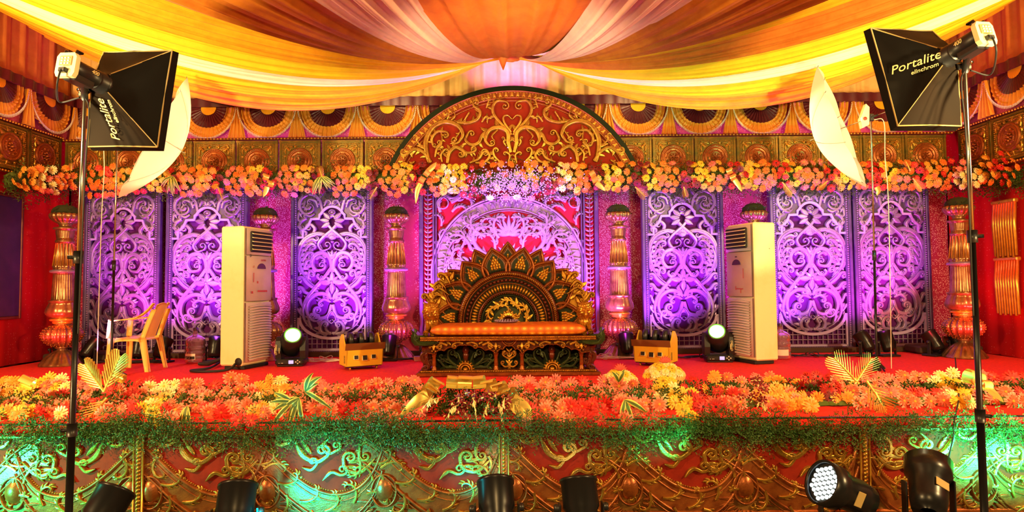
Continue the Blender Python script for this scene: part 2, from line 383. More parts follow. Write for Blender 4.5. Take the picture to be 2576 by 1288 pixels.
def cloth(name, c1, c2, sc=5):
    return mat(name, c1, .6, 0, c2, sc, .55, .06, 30)
C_YEL = cloth('yellow_tent_cloth', (.90, .56, .02), (.84, .46, .015))
C_BACK = cloth('pale gold back cloth', (.86, .52, .17), (.78, .44, .13))
C_GOLD = cloth('deep_gold_tent_cloth', (.86, .40, .015), (.78, .30, .012))
C_WHITE = cloth('white_tent_cloth', (.92, .80, .62), (.88, .72, .55))
C_PINK = cloth('pale_pink_tent_cloth', (.90, .58, .50), (.85, .48, .42))
C_ORANGE = cloth('orange_tent_cloth', (.66, .19, .02), (.55, .13, .012))
C_BROWN = cloth('brown_gold_tent_cloth', (.58, .20, .018), (.46, .13, .012))
C_SIDE = cloth('rust_side_cloth', (.55, .19, .03), (.45, .13, .02))
def text_mesh(s, size, ext=.002, shear=0.0, align='LEFT'):
    c = bpy.data.curves.new('lettering', 'FONT'); c.body = s; c.size = size; c.extrude = ext; c.shear = shear; c.align_x = align; c.resolution_u = 3
    o = bpy.data.objects.new('lettering', c); COL.objects.link(o)
    me = bpy.data.meshes.new_from_object(o.evaluated_get(bpy.context.evaluated_depsgraph_get()))
    bpy.data.objects.remove(o); bpy.data.curves.remove(c); return me
def lettering(s, size, m, parent, loc, ex, ey, shear=0, ext=.0015):
    """flat lettering with baseline direction ex and up direction ey (parent space)"""
    me = text_mesh(s, size, ext, shear); me.materials.clear(); me.materials.append(m)
    ex = Vector(ex).normalized(); ey = Vector(ey); ey = (ey - ex * ey.dot(ex)).normalized(); ez = ex.cross(ey)
    o = O('lettering', me, parent)
    o.matrix_local = Matrix.Translation(loc) @ Matrix((ex, ey, ez)).transposed().to_4x4()
    return o
# ------------------------------------------------------------------ setting
XL, XR, YB = -6.95, 6.85, 9.95
g = G(); box(g, (0, 4.0, -.05), (17, 13, .1)); fl = g.build('floor', M['ground'], kind='structure'); fl['label'] = 'dark hall floor in front of the stage'
g = G(); box(g, (0, YB + .12, 3.3), (14.4, .1, 6.6)); wb = g.build('wall_back', M['redpaint'], kind='structure')
for nm, x in (('wall_left', XL - .12), ('wall_right', XR + .12)):
    g = G(); box(g, (x, 5.0, 3.3), (.1, 10.2, 6.6)); g.build(nm, M['redpaint'], kind='structure')
g = G(); box(g, (0, 5.0, 6.65), (14.4, 10.2, .1)); g.build('ceiling', M['soil'], kind='structure')

# stage platform with carpet and edge trims
st = thing('stage', 'long raised stage platform covered with red carpet', 'stage', (0, 0, 0))
g = G(); box(g, (0, 7.44, .34), (13.6, 4.86, .68), .01); g.build('platform', M['soil'], st)
g = G(); P = []
for i, y in enumerate(np.linspace(4.955, 9.88, 60)):
    P.append([(x, y, SZ - .0 + .002 * math.sin(x * 5 + y * 3) - .004) for x in np.linspace(-6.8, 6.8, 90)])
sheet(g, P); box(g, (0, 4.94, .7), (13.6, .05, .072), .012); g.build('carpet', M['carpet'], st)
g = G(); box(g, (0, 4.93, SZ - .008), (13.6, .03, .012), .004); g.build('edge_strip', M['blackmetal'], st)

# ------------------------------------------------------------------ cloths on the back and side walls
def pleat(x0, x1, z0, z1, amp, per, n, y=0, bottom=0, m=None):
    g = G(); P = []
    for k in range(9):
        z = z0 + (z1 - z0) * k / 8
        P.append([(x, y + amp * (math.sin(2 * PI * x / per + .6 * math.sin(x * 2.1) ) + .45 * math.sin(2 * PI * x / (per * .37) + k * .08)), z) for x in np.linspace(x0, x1, n)])
    return sheet(g, P)
g = pleat(XL + .05, XR - .05, 4.62, 6.5, .045, .34, 420, 9.86)
tag(g.build('pleated_curtain', C_BACK), 'yellow pleated cloth on the back wall above the dark band', 'curtain')
g = pleat(XL + .05, XR - .05, SZ, 4.2, .006, .9, 160, 9.9)
tag(g.build('sequin_backdrop', M['sequin']), 'pink red sequinned cloth stretched behind the carved screens', 'backdrop cloth')
def side_cloth(side, z0, z1, m, amp, per, name, label):
    g = pleat(2.0, 9.85, z0, z1, amp, per, 260)
    v = g.V().copy(); x = (XL + .02 if side < 0 else XR - .02)
    w_ = np.c_[x - side * (v[:, 1] + amp * 1.5), v[:, 0], v[:, 2]]; g.v = [w_]
    return tag(g.build(name, m), label, 'curtain')
side_cloth(-1, 4.6, 6.5, C_SIDE, .04, .3, 'side_curtain', 'rust pleated cloth high on the side wall behind the left softbox')
side_cloth(1, 4.6, 6.5, C_SIDE, .04, .3, 'side_curtain', 'rust pleated cloth high on the side wall behind the right softbox')
side_cloth(-1, SZ, 4.1, M['redcloth'], .015, .7, 'red_cloth', 'red sparkling cloth on the side wall with the dark blue board')
side_cloth(1, SZ, 4.1, M['redcloth'], .015, .7, 'red_cloth', 'red sparkling cloth on the side wall with the gilded strip')

g = G(); box(g, (0, 9.5, SZ + .035), (13.2, .05, .08), .01); bb = g.build('dark_strip_back', M['soil'], kind='structure'); bb['label'] = 'dark strip added along the foot of the screens to deepen the dark zone'  # strip added to darken the zone behind the flood lamps
# dark blue board on the left wall, gilded strip on the right wall
t = thing('blue_board', 'dark violet blue board hanging on the red side wall', 'board', (XL + .12, 8.5, 2.22))
g = G(); box(g, (0, 0, 0), (.03, .62, 1.62), .006); g.build('board', mat('violet_board', (.05, .012, .12), .6, 0, (.03, .008, .09), 4), t)
g = G()
for sy in (-1, 1): box(g, (.005, sy * .325, 0), (.04, .04, 1.7), .008)
for sz in (-1, 1): box(g, (.005, 0, sz * .83), (.04, .62, .04), .008)
g.build('frame', M['redlac'], t)
t = thing('gilded_strip', 'gilded fringed hanging on the red wall at the right edge', 'hanging', (XR - .14, 8.62, 2.0))
for k in range(2):
    g = G(); z0 = .85 - k * .78
    for i in range(9):
        y = (i - 4) * .045
        tube(g, [(0, y, z0), (-.02, y + .004, z0 - .3), (-.012, y - .003, z0 - .74 - .02 * (i % 2))], [.022, .026, .018], 6)
    box(g, (0, 0, z0), (.07, .42, .05), .012); g.build('fringe', M['brass'], t)

# ------------------------------------------------------------------ ceiling drapes gathered above the arch
HUB = Vector((0.0, 8.7, 4.98))
def drape(e0, e1, m, sag0, sag1, name='ceiling_drape', folds=5, ph=0.0, amp=.05, hub=0.0, zo=0.0, hs=.5):
    """cloth from the hub to the edge line e0..e1, sagging and folded lengthwise"""
    g = G(); nu, nv = 44, 56; P = []
    for i in range(nu):
        u = i / (nu - 1); row = []
        for j in range(nv):
            v = j / (nv - 1)
            e = Vector(e0).lerp(Vector(e1), v)
            hb = HUB + Vector((.18 * math.cos(hub + v * hs), .13 * math.sin(hub + v * hs), .05 * (v - .5)))
            p = hb.lerp(e, u); s = sag0 + (sag1 - sag0) * v
            p.z -= s * 4 * u * (1 - u) * (1 - .25 * (u - .5)) + (.10 * math.sin(PI * v)) * math.sin(PI * min(1, u * 1.2)) * .8
            q = u ** .75
            fold = amp * q * (math.sin(2 * PI * folds * v + ph + 1.2 * math.sin(3 * u + ph)) + .5 * math.sin(2 * PI * folds * 2.3 * v + 2 * ph + u * 2) + .22 * math.sin(2 * PI * folds * 5.1 * v + ph))
            p.z += fold; p.y += fold * .35
            p.z += zo; row.append(p)
        P.append(row)
    return sheet(g, P).build(name, m)
names_l = [('deep gold', C_GOLD), ('yellow', C_YEL), ('white', C_WHITE), ('bright yellow', C_YEL), ('amber', C_GOLD), ('deep amber', C_GOLD)]
ends = [(9.5, 8.05), (8.2, 6.25), (6.4, 5.55), (5.7, 3.9), (4.1, 1.9), (2.1, .2)]
pos = ['lowest, nearest the back wall', 'second from the back wall', 'third from the back wall', 'fourth from the back wall', 'fifth from the back wall', 'nearest the photographer']
for sd, side in ((-1, 'left'), (1, 'right')):
    for k, ((cn, m), (a, b)) in enumerate(zip(names_l, ends)):
        x = (XL + .1) if sd < 0 else (XR - .1)
        cc = m
        if sd > 0 and k == 4: cc = C_ORANGE
        o = drape((x, a, 5.55 + .02 * k), (x, b, 5.57 + .02 * k), cc, .86 if sd < 0 else .9, .92, folds=4 + k % 3, ph=k * 1.7 + sd, hub=(PI if sd < 0 else 0) - sd * (.25 - k * .3), amp=.05)
        tag(o, f'{cn} ceiling drape of the {side} fan, {pos[k]}', 'drape', f'{side} fan of ceiling drapes')
# pale trim along the lowest drape edge, orange cloths coming forward from the hub
for k, (x0, x1, lab, hb, m) in enumerate(((XL + .1, -3.4, 'brown gold ceiling drape coming forward left of the pale pink one', (-3.05, .35), C_BROWN), (-3.8, -1.6, 'pale pink ceiling drape left of the orange centre cloth', (-2.8, .5), C_PINK), (-2.0, 2.0, 'orange red ceiling drape hanging over the middle of the stage', (-2.45, 1.75), C_ORANGE),
                                   (1.6, 3.8, 'pale pink ceiling drape right of the orange centre cloth', (-.85, .5), C_PINK), (3.4, XR - .1, 'brown gold ceiling drape coming forward right of the pale pink one', (-.4, .35), C_BROWN))):
    o = drape((x0, .1, 5.9), (x1, .1, 5.9), m, 1.16, 1.16, folds=5, ph=k * 2.1, hub=hb[0], hs=hb[1], amp=.05, zo=-.03 + (.03 if m is C_ORANGE else 0)); tag(o, lab, 'drape', 'ceiling drapes coming forward from the centre')
t = thing('hanging_tail', 'pointed orange cloth tail hanging from the centre gather', 'cloth tail', HUB)
g = G(); lathe(g, [(.10, .12), (.12, .02), (.07, -.1), (.035, -.2), (.006, -.28)], 18, (-.1, -.12, .02), [(6, .2)] * 5); g.build('tail', C_ORANGE, t)
g = G(); lathe(g, [(.2, .16), (.22, .03), (.2, -.03), (.15, -.06)], 24, (0, 0, 0), [(9, .15)] * 4); g.build('gather', C_ORANGE, t)

# ------------------------------------------------------------------ scalloped valance
def make_swag(w=.9, h=.5):
    """one scallop of the valance in local x,z with the top edge at z = 0; returns its meshes"""
    def ring(r0, r1, nr, pl, amp):
        g = G(); P = []
        for r in np.linspace(r0, r1, nr):
            row = []
            for f in np.linspace(0, PI, 97):
                s2 = math.sin(f) ** 2
                fold = amp * (math.sin(pl * f) * s2 ** .5 + 1.3 * (1 - s2) * math.sin(r * 42)) * min(1, r * 1.6)
                row.append((w / 2 * r * math.cos(f) * (1 - .12 * math.sin(f) * (r > .9)), -.07 * math.sin(f) * r - .02 - fold, -h * r * math.sin(f) ** .82))
            P.append(row)
        return sheet(g, P)
    a = ring(.0, .26, 5, 20, .004).mesh('rosette', C_GOLD)
    b = ring(.24, .66, 7, 34, .016).mesh('fan', M['maroon'])
    c = ring(.63, 1.0, 16, 34, .02).mesh('swag_cloth', M['goldsatin'])
    g = G()
    for f in np.linspace(.05, PI - .05, 64):
        x = w / 2 * math.cos(f) * (1 - .12 * math.sin(f)); z = -h * math.sin(f) ** .82
        tube(g, [(x, -.1, z + .012), (x * 1.02, -.105, z - .026)], [.006, .004], 4)
    d = g.mesh('tassel_trim', M['whiteink'])
    g = G(); P = []
    for k in range(6):
        z = -.015 - k / 5 * (h + .01); hw = .025 + .11 * (k / 5)
        P.append([(hw * u, -.04 - .02 * math.sin(u * 11), z) for u in np.linspace(-1, 1, 34)])
    e = sheet(g, P).mesh('tail', M['goldsatin'])
    return a, b, c, d, e
SW = make_swag()
def valance(name, label, origin, rotz, xs, x0, x1, pitch):
    t = thing(name, label, 'valance', origin, rotz)
    g = G(); P = []
    for z in np.linspace(4.56, 4.70, 5): P.append([(x, -.1 - .015 * math.sin(x * 31), z) for x in np.linspace(x0, x1, 200)])
    sheet(g, P).build('top_band', M['maroon'], t)
    g = G(); sheet(g, [[(x, -.005, z) for x in (x0, x1)] for z in (4.02, 4.6)]).build('lace_backing', M['lace'], t)
    for x in xs:
        s = O('swag', SW[2], t, (x, 0, 4.575)); s.scale = (pitch / .93, 1, 1)
        O('fan', SW[1], s, (0, -.012, 0)); O('rosette', SW[0], s, (0, -.02, 0)); O('tassel_trim', SW[3], s)
        O('tail', SW[4], t, (x + pitch / 2, -.05, 4.575))
    return t
valance('scalloped_valance', 'gold and maroon scalloped valance along the back wall above the frieze', (0, 9.78, 0), 0,
        [-.985 - .925 * k for k in range(7)] + [1.03 + .945 * k for k in range(7)], XL + .15, XR - .15, .93)
valance('scalloped_valance', 'gold and maroon scalloped valance on the side wall by the left softbox', (XL + .16, 0, 0), PI / 2, [9.2, 8.27, 7.34], 6.8, 9.7, .93)
valance('scalloped_valance', 'gold and maroon scalloped valance on the side wall by the right softbox', (XR - .16, 0, 0), -PI / 2, [-9.2, -8.27, -7.34], -9.7, -6.8, .93)

# ------------------------------------------------------------------ frieze of medallion tiles
def make_tile(S=.62):
    h = S / 2
    g = G(); box(g, (0, 0, 0), (S, .03, S), .006)
    for sg in (-1, 1):
        relief(g, [(sg * (h - .02), -h), (sg * (h - .02), h)], .014, .014, -.015, FLAT); relief(g, [(-h, sg * (h - .02)), (h, sg * (h - .02))], .014, .014, -.015, FLAT)
        relief(g, [(sg * (h - .095), -h + .07), (sg * (h - .095), h - .07)], .007, .012, -.015, ROUND); relief(g, [(-h + .09, sg * (h - .085)), (h - .09, sg * (h - .085))], .007, .012, -.015, ROUND)
    base = g.mesh('tile', M['goldgreen'])
    g = G()
    for sg in (-1, 1):
        beads(g, [(sg * (h - .058), -h + .05), (sg * (h - .058), h - .05)], .027, .011, .014, -.015); beads(g, [(-h + .06, sg * (h - .055)), (h - .06, sg * (h - .055))], .027, .010, .012, -.015)
    bd = g.mesh('bead_border', M['gold'])
    g = G()
    R = Matrix.Rotation(PI / 2, 4, 'X')
    lathe(g, [(.192, .012), (.188, .034), (.175, .040), (.162, .028), (.150, .022), (.138, .034), (.128, .036), (.118, .024), (.098, .026), (.09, .036), (.082, .038), (.074, .024), (.0, .026)], 40, (0, 0, 0), None, 0, R)
    an = np.linspace(0, 2 * PI, 45); beads(g, np.c_[.17 * np.cos(an), .17 * np.sin(an)], .026, .009, .012, -.03)
    for k in range(10): dome(g, .103 * math.cos(k * PI / 5), .103 * math.sin(k * PI / 5), .022, .013, .02, k * PI / 5, -.022)
    for k in range(8): dome(g, .045 * math.cos(k * PI / 4), .045 * math.sin(k * PI / 4), .024, .014, .03, k * PI / 4, -.022)
    dome(g, 0, 0, .022, .022, .05, 0, -.02, 8)
    md = g.mesh('medallion', M['goldred'])
    q = G()
    for p, r, tn, sg in (([(.10, .205), (.15, .215), (.19, .20)], .022, 1.1, 1), ([(.205, .10), (.215, .15), (.195, .19)], .02, 1.1, -1), ([(.12, .165), (.16, .165)], .018, 1, -1), ([(.03, .215), (.06, .222)], .016, 1.1, -1), ([(.222, .03), (.226, .06)], .016, 1.1, 1)):
        c = curl(cr(p, 5), r, tn, sg); relief(q, c, np.linspace(.011, .006, len(c)), .024, -.015, ROUND)
    leaf(q, .145, .145, PI / 4, .10, .022, .035, -.015); leaf(q, .2, .055, .3, .05, .014, .024, -.015); leaf(q, .06, .2, 1.2, .05, .014, .024, -.015)
    sc = q.mesh('corner_scroll', M['gold'])
    return base, bd, md, sc
TL = make_tile()
def frieze(label, origin, rotz, xs, z, x0, x1):
    t = thing('medallion_frieze', label, 'frieze', origin, rotz)
    for x in xs:
        o = O('tile', TL[0], t, (x, 0, z)); O('bead_border', TL[1], o); O('medallion', TL[2], o); 
        for sx in (-1, 1):
            for sz in (-1, 1): O('corner_scroll', TL[3], o).scale = (sx, 1, sz)
    g = G()
    for dz in (.335, -.335): box(g, ((x0 + x1) / 2, .0, z + dz), (x1 - x0, .06, .035), .01)
    g.build('rail', M['redlac'], t)
    g = G(); beads(g, [(x0, z + .335), (x1, z + .335)], .05, .014, .014, -.03); beads(g, [(x0, z - .335), (x1, z - .335)], .05, .014, .014, -.03)
    g.build('rail_beads', M['brass'], t, kind='stuff')
    return t
frieze('gilded frieze of round medallion tiles on the back wall left of the arch', (0, 9.42, 0), 0, [-1.875 - .638 * k for k in range(8)], 3.655, -6.75, -1.5)
frieze('gilded frieze of round medallion tiles on the back wall right of the arch', (0, 9.42, 0), 0, [1.79 + .627 * k for k in range(8)], 3.655, 1.5, 6.6)
frieze('gilded frieze of medallion tiles on the side wall behind the left softbox', (XL + .25, 0, 0), PI / 2, [9.05 - .638 * k for k in range(5)], 3.68, 6.2, 9.4)
frieze('gilded frieze of medallion tiles on the side wall behind the right softbox', (XR - .22, 0, 0), -PI / 2, [-9.0 + .638 * k for k in range(5)], 3.68, -9.4, -6.2)

# ------------------------------------------------------------------ arched pediment over the middle
t = thing('arch_pediment', 'red arched pediment with gilded scrolls above the centre of the stage', 'pediment', (.02, 9.3, 3.52))
Rr = 1.96; cz = 1.16 - Rr; a0 = math.asin(min(1, -(cz + .35) / Rr)) if cz < -.35 else 0
def arc(r, z=-.12, n=90):
    a = math.asin((z - cz) / r); th = np.linspace(PI - a, a, n); return np.c_[r * np.cos(th), cz + r * np.sin(th)]
g = G(); prism(g, arc(Rr - .12, -.12), -.02, .05); g.build('board', M['redpaint'], t)
g = G(); q = arc(Rr); relief(g, q, .035, .1, .05, FLAT); g.build('outer_edge', M['darkgreen'], t)
g = G(); relief(g, arc(Rr - .095), .062, .05, .0, FLAT); relief(g, arc(Rr - .045), .012, .02, -.05, ROUND); relief(g, arc(Rr - .145), .012, .02, -.05, ROUND); relief(g, arc(Rr - .185), .014, .045, .0, ROUND); g.build('frame_band', M['goldred'], t)
g = G(); pts, an = along(arc(Rr - .095), .044)
for i, ((x, z), a) in enumerate(zip(pts, an)):
    leaf(g, x - math.cos(a + PI / 2) * .036, z - math.sin(a + PI / 2) * .036, a + PI / 2 + (.5 if i % 2 else -.5), .085, .016, .02, -.05, k=4)
    dome(g, x + math.cos(a) * .02 + math.cos(a + PI / 2) * .03, z + math.sin(a) * .02 + math.sin(a + PI / 2) * .03, .009, .009, .014, 0, -.05)
g.build('leaf_border', M['brass'], t)
ARCH = [  # drawing units of a 2576 wide crop, u grows away from the axis
 ([(5, 525), (95, 430), (175, 330), (190, 250), (145, 190), (65, 195)], 48, 1.1, -1, 17),
 ([(10, 500), (75, 410), (85, 350), (45, 335), (3, 372)], 0, 0, 1, 13),
 ([(15, 700), (40, 600), (45, 500), (125, 450), (225, 480), (265, 570), (235, 625)], 40, 1.1, 1, 26),
 ([(200, 455), (290, 520), (330, 600), (400, 622), (458, 575), (430, 500)], 36, 1.0, -1, 20),
 ([(815, 800), (845, 680), (845, 560), (775, 440), (655, 390), (535, 430), (485, 520), (525, 595)], 46, 1.2, -1, 28),
 ([(770, 640), (790, 560), (735, 490), (655, 490)], 36, 1.2, -1, 16),
 ([(640, 800), (620, 700), (555, 645), (485, 680)], 40, 1.2, -1, 22),
 ([(575, 385), (455, 405), (345, 370), (315, 290), (375, 240)], 42, 1.2, -1, 18),
 ([(795, 790), (875, 690), (965, 660), (1035, 715)], 42, 1.2, -1, 20),
 ([(365, 800), (275, 795), (225, 740), (245, 685)], 36, 1.2, 1, 16),
 ([(515, 640), (445, 700), (375, 690)], 30, 1.2, 1, 14),
 ([(125, 790), (175, 740), (190, 690)], 32, 1.2, -1, 14),
 ([(420, 800), (330, 760), (290, 700)], 30, 1.2, -1, 14),
 ([(690, 790), (700, 720), (665, 670)], 26, 1.2, -1, 12),
 ([(760, 740), (740, 660), (700, 620)], 28, 1.2, 1, 13),
 ([(620, 400), (560, 330), (610, 260)], 0, 0, 1, 11),
 ([(640, 370), (620, 330)], 18, 1.0, 1, 9),
 ([(255, 260), (230, 180), (262, 160)], 22, 1, 1, 10),
 ([(300, 400), (265, 350)], 22, 1.1, -1, 11),
 ([(885, 640), (935, 580), (930, 545)], 24, 1, 1, 11),
 ([(470, 380), (420, 300), (430, 320)], 0, 0, 1, 9),
 ([(960, 780), (1000, 810)], 20, 1, 1, 11),
 ([(60, 640), (85, 600), (75, 570)], 18, 1, 1, 9),
 ([(40, 800), (28, 730), (60, 700)], 20, 1.1, 1, 11),
 ([(140, 470), (200, 540), (170, 590)], 0, 0, 1, 10),
 ([(505, 480), (560, 560), (585, 620)], 18, 1, 1, 10),
 ([(700, 480), (690, 580), (740, 640)], 24, 1.1, -1, 11),
]
SA = 1 / 3.903 / 171.0
for part, sel in (('heart_scroll', [0, 1, 17, 18]), ('centre_scroll', [2, 3, 11, 22, 23, 24]), ('great_scroll', [4, 5, 19, 25, 26]), ('top_scroll', [7, 15, 16, 20]), ('lower_scroll', [6, 9, 10, 12, 13, 14]), ('side_scroll', [8, 21])):
    g = G(); scrolls(g, [ARCH[i] for i in sel], SA, 0, 835, .06, -.02, 1.2)
    for mg in (g, G().merge(g, mirror=True)): mg.build(part, M['gold'], t)
g = G()
for a in range(9): leaf(g, .20 + .0, .62, .3 + a * .32, .07, .02, .03, -.02, k=4) if a < 4 else None
g.mirrored().build('leaf_cluster', M['brass'], t)
g = G()
for a in range(7): dome(g, .06 * math.cos(a * PI / 6), .02 + .06 * math.sin(a * PI / 6), .03, .014, .03, a * PI / 6, -.02)
dome(g, 0, .02, .03, .03, .05, 0, -.02, 8); g.build('centre_rosette', M['brass'], t)
# ------------------------------------------------------------------ carved screens
M['panelback'] = mat('plum_backing_cloth', (.10, .012, .13), .8)
def pair(g, name, m, t, **k):
    """a part and its mirror twin, each a mesh of its own"""
    me = g.mesh(name, m); g2 = G(); g2.merge(g, mirror=True); me2 = g2.mesh(name, m)
    return O(name, me, t, **k), O(name, me2, t, **k)
PU = 1 / 489.0
def PX(pts): return [((u) * PU, (1250 - v) * PU) for u, v in pts]
PANEL = {
 'great_scroll': [([(30, 372), (110, 355), (190, 385), (238, 450), (250, 530), (232, 625), (170, 705), (95, 765)], 0, 0, 1, 19),
                  ([(215, 470), (236, 540), (215, 630), (150, 710)], 0, 0, 1, 7)],
 'loop_ribbon': [([(0, 222), (-34, 240), (-38, 275), (0, 325), (70, 385), (102, 435), (75, 478), (30, 470)], 34, .9, 1, 12)],
 'volute': [([(4, 640), (18, 540), (70, 496), (130, 515), (152, 570), (120, 622), (75, 622)], 34, 1.2, 1, 16),
            ([(120, 545), (95, 525), (62, 540)], 20, 1.0, -1, 10)],
 'cross_bar': [([(0, 590), (60, 680), (130, 760), (190, 840), (215, 930), (190, 1015), (120, 1075), (40, 1098)], 0, 0, 1, 14)],
 'stem_scroll': [([(4, 840), (40, 805), (110, 800), (175, 850), (185, 930), (150, 990)], 40, 1.15, 1, 14),
                 ([(6, 880), (30, 960), (90, 980), (128, 945)], 34, 1.25, -1, 14),
                 ([(2, 1090), (70, 1090), (90, 1050), (75, 1015)], 30, 1.2, -1, 13),
                 ([(10, 860), (60, 840), (92, 862)], 20, 1.2, 1, 10),
                 ([(150, 1060), (170, 1000), (165, 960)], 22, 1.2, -1, 10),
                 ([(10, 1100), (45, 1060), (30, 1020), (5, 990)], 0, 0, 1, 9)],
 'edge_scroll': [([(120, 770), (185, 720), (215, 680)], 28, 1.2, 1, 12), ([(140, 800), (195, 790), (222, 755)], 26, 1.2, 1, 12),
                 ([(215, 900), (232, 860), (238, 840)], 18, 1.0, 1, 9), ([(222, 960), (242, 930), (246, 915)], 14, 1.0, 1, 8),
                 ([(150, 370), (130, 320), (150, 290)], 30, 1.2, 1, 13), ([(205, 395), (192, 350), (205, 335)], 20, 1.1, 1, 10),
                 ([(240, 640), (248, 610), (246, 600)], 12, 1, -1, 7), ([(100, 650), (110, 670), (95, 690)], 20, 1.1, 1, 10)],
 'inner_scroll': [([(205, 480), (175, 440), (150, 430)], 24, 1.15, -1, 11), ([(222, 560), (185, 500), (158, 492)], 22, 1.15, -1, 11), ([(212, 620), (190, 560), (165, 552)], 20, 1.15, -1, 10),
                  ([(180, 690), (165, 630), (140, 640)], 20, 1.1, -1, 10), ([(200, 420), (150, 395), (120, 405)], 18, 1.1, 1, 9)],
 'spandrel_scroll': [([(70, 190), (95, 100), (160, 60), (225, 90), (240, 150), (205, 205), (160, 200)], 40, 1.3, 1, 12),
                     ([(105, 160), (120, 115), (155, 100)], 24, 1.1, 1, 8), ([(200, 110), (205, 150), (185, 170)], 18, 1.1, 1, 8),
                     ([(60, 150), (40, 110), (20, 110)], 18, 1.1, -1, 8), ([(190, 240), (225, 260), (240, 300)], 22, 1.2, 1, 9), ([(225, 230), (245, 200), (248, 250)], 16, 1.1, 1, 7),
                     ([(130, 205), (160, 225), (190, 215)], 14, 1.1, 1, 7), ([(240, 340), (225, 320), (232, 300)], 12, 1, 1, 6)],
}
SINGLE = ('edge_scroll', 'inner_scroll', 'spandrel_scroll', 'stem_scroll', 'volute')
def make_panel():
    t = thing('carved_screen', 'carved screen', 'screen', (0, 0, 0))
    S = PU
    g = G(); box(g, (0, .055, 1.29), (1.1, .02, 2.5), .004); g.build('backing', M['panelback'], t)
    g = G()
    for sx in (-1, 1):
        box(g, (sx * .592, 0, 1.29), (.05, .11, 2.58), .01); box(g, (sx * .548, -.005, 1.29), (.045, .07, 2.5), .008); box(g, (sx * .519, -.01, 1.29), (.012, .05, 2.5), .004)
    for z in (.035, 2.55): box(g, (0, 0, z), (1.2, .11, .07), .01)
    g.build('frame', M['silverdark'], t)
    g = G()
    for sx in (-1, 1): beads(g, [(sx * .548, .1), (sx * .548, 2.5)], .034, .014, .016, -.04)
    beads(g, [(-.5, .055), (.5, .055)], .034, .012, .014, -.056); g.build('frame_beads', M['silver'], t, kind='stuff')
    # cusped arch band and spandrel board behind the upper carving
    out = [(262, 383), (215, 383), (215, 325), (196, 318), (172, 290), (155, 247), (96, 245), (92, 215)] + [(88 * math.cos(a), 243 - 88 * math.sin(a)) for a in np.linspace(.45, PI - .45, 15)] + [(-92, 215), (-96, 245), (-155, 247), (-172, 290), (-196, 318), (-215, 325), (-215, 383), (-262, 383)]
    o = PX(out)
    g = G(); prism(g, PX(out + [(-262, 20), (262, 20)]), .0, .03); g.build('spandrel_board', M['silverdark'], t)
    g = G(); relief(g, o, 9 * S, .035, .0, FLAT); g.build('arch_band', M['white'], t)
    # rounded lower band with posts
    u = [(262, 985), (236, 985)] + [(236 * math.cos(a) * (1 - .02 * math.sin(a)), 985 + 142 * math.sin(a)) for a in np.linspace(.06, PI - .06, 26)] + [(-236, 985), (-262, 985)]
    g = G(); relief(g, PX(u), 10 * S, .03, .0, FLAT)
    for sx in (-1, 1): relief(g, PX([(sx * 250, 985), (sx * 250, 1222)]), 11 * S, .03, .0, FLAT)
    relief(g, PX([(-262, 1215), (262, 1215)]), 10 * S, .03, .0, FLAT); g.build('lower_band', M['white'], t)
    for k in range(13):                                   # lattice below the band, each bar a part
        uu = -222 + k * 37; top = 985 + 148 * math.sqrt(max(0, 1 - (uu / 240.0) ** 2))
        g = G(); box(g, (uu * S, .01, (1250 - (top + 1210) / 2) * S), (7 * S, .02, (1210 - top) * S), .003); g.build('lattice_bar', M['silver'], t)
    for v in (1020, 1057, 1094, 1131, 1168, 1203):
        if v < 1128:
            x0 = 236 * math.sqrt(max(0, 1 - ((v - 985) / 142.0) ** 2))
            for sx in (-1, 1):
                if 243 - x0 > 8:
                    g = G(); box(g, (sx * (x0 + 246) / 2 * S, .004, (1250 - v) * S), ((246 - x0) * S, .016, 7 * S), .003); g.build('lattice_bar', M['silver'], t)
        else:
            g = G(); box(g, (0, .004, (1250 - v) * S), (490 * S, .016, 7 * S), .003); g.build('lattice_bar', M['silver'], t)
    HH = {'great_scroll': .055, 'cross_bar': .05, 'loop_ribbon': .06}
    for nm, d in [(n_, [q]) for n_, dd in PANEL.items() if n_ in SINGLE for q in dd] + [(n_, dd) for n_, dd in PANEL.items() if n_ not in SINGLE]:
        g = G(); scrolls(g, d, S * 1.0, 0, 1250, HH.get(nm, .055), .02 if nm != 'spandrel_scroll' else .0, 1.35 if nm != 'spandrel_scroll' else 1.5, fringe=nm not in ('cross_bar', 'loop_ribbon', 'edge_scroll'))
        # thicken the carving backwards so it is solid from the side
        if nm == 'great_scroll':
            for k in range(9):
                a = k / 8; x, v = 225 - 12 * a + 18 * math.sin(a * 3), 420 + a * 260
                leaf(g, x * S, (1250 - v) * S, 2.4 + .6 * a, 62 * S, 15 * S, .04, .015, bend=.9)
            beads(g, PX(cr(d[0][0], 8)), .02, .006, .008, -.03)
        if nm == 'cross_bar': beads(g, PX([(215, 930), (190, 1015), (120, 1075), (40, 1098)]), .02, .006, .008, -.025)
        if nm == 'stem_scroll' and d[0] is PANEL[nm][0]:
            for a, L in ((1.2, 60), (.9, 70), (.5, 60), (.1, 50)): leaf(g, 8 * S, (1250 - 830) * S, a, L * S, 10 * S, .04, .01)
        if nm == 'edge_scroll' and d[0] is PANEL[nm][0]:
            for v in (1000, 940, 870, 800, 720, 660):
                gl = G(); leaf(gl, 238 * S, (1250 - v) * S, 1.9, 44 * S, 10 * S, .03, .01, bend=-.8); pair(gl, 'edge_leaf', M['silver'], t)
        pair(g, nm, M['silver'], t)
    # blossoms
    g = G()
    for a in (-.55, .1, .75, PI + .55, PI - .1, PI - .75): leaf(g, .0 + math.cos(a) * 22 * S, (1250 - 262) * S + math.sin(a) * 22 * S, a, 74 * S, 22 * S, .03, -.01)
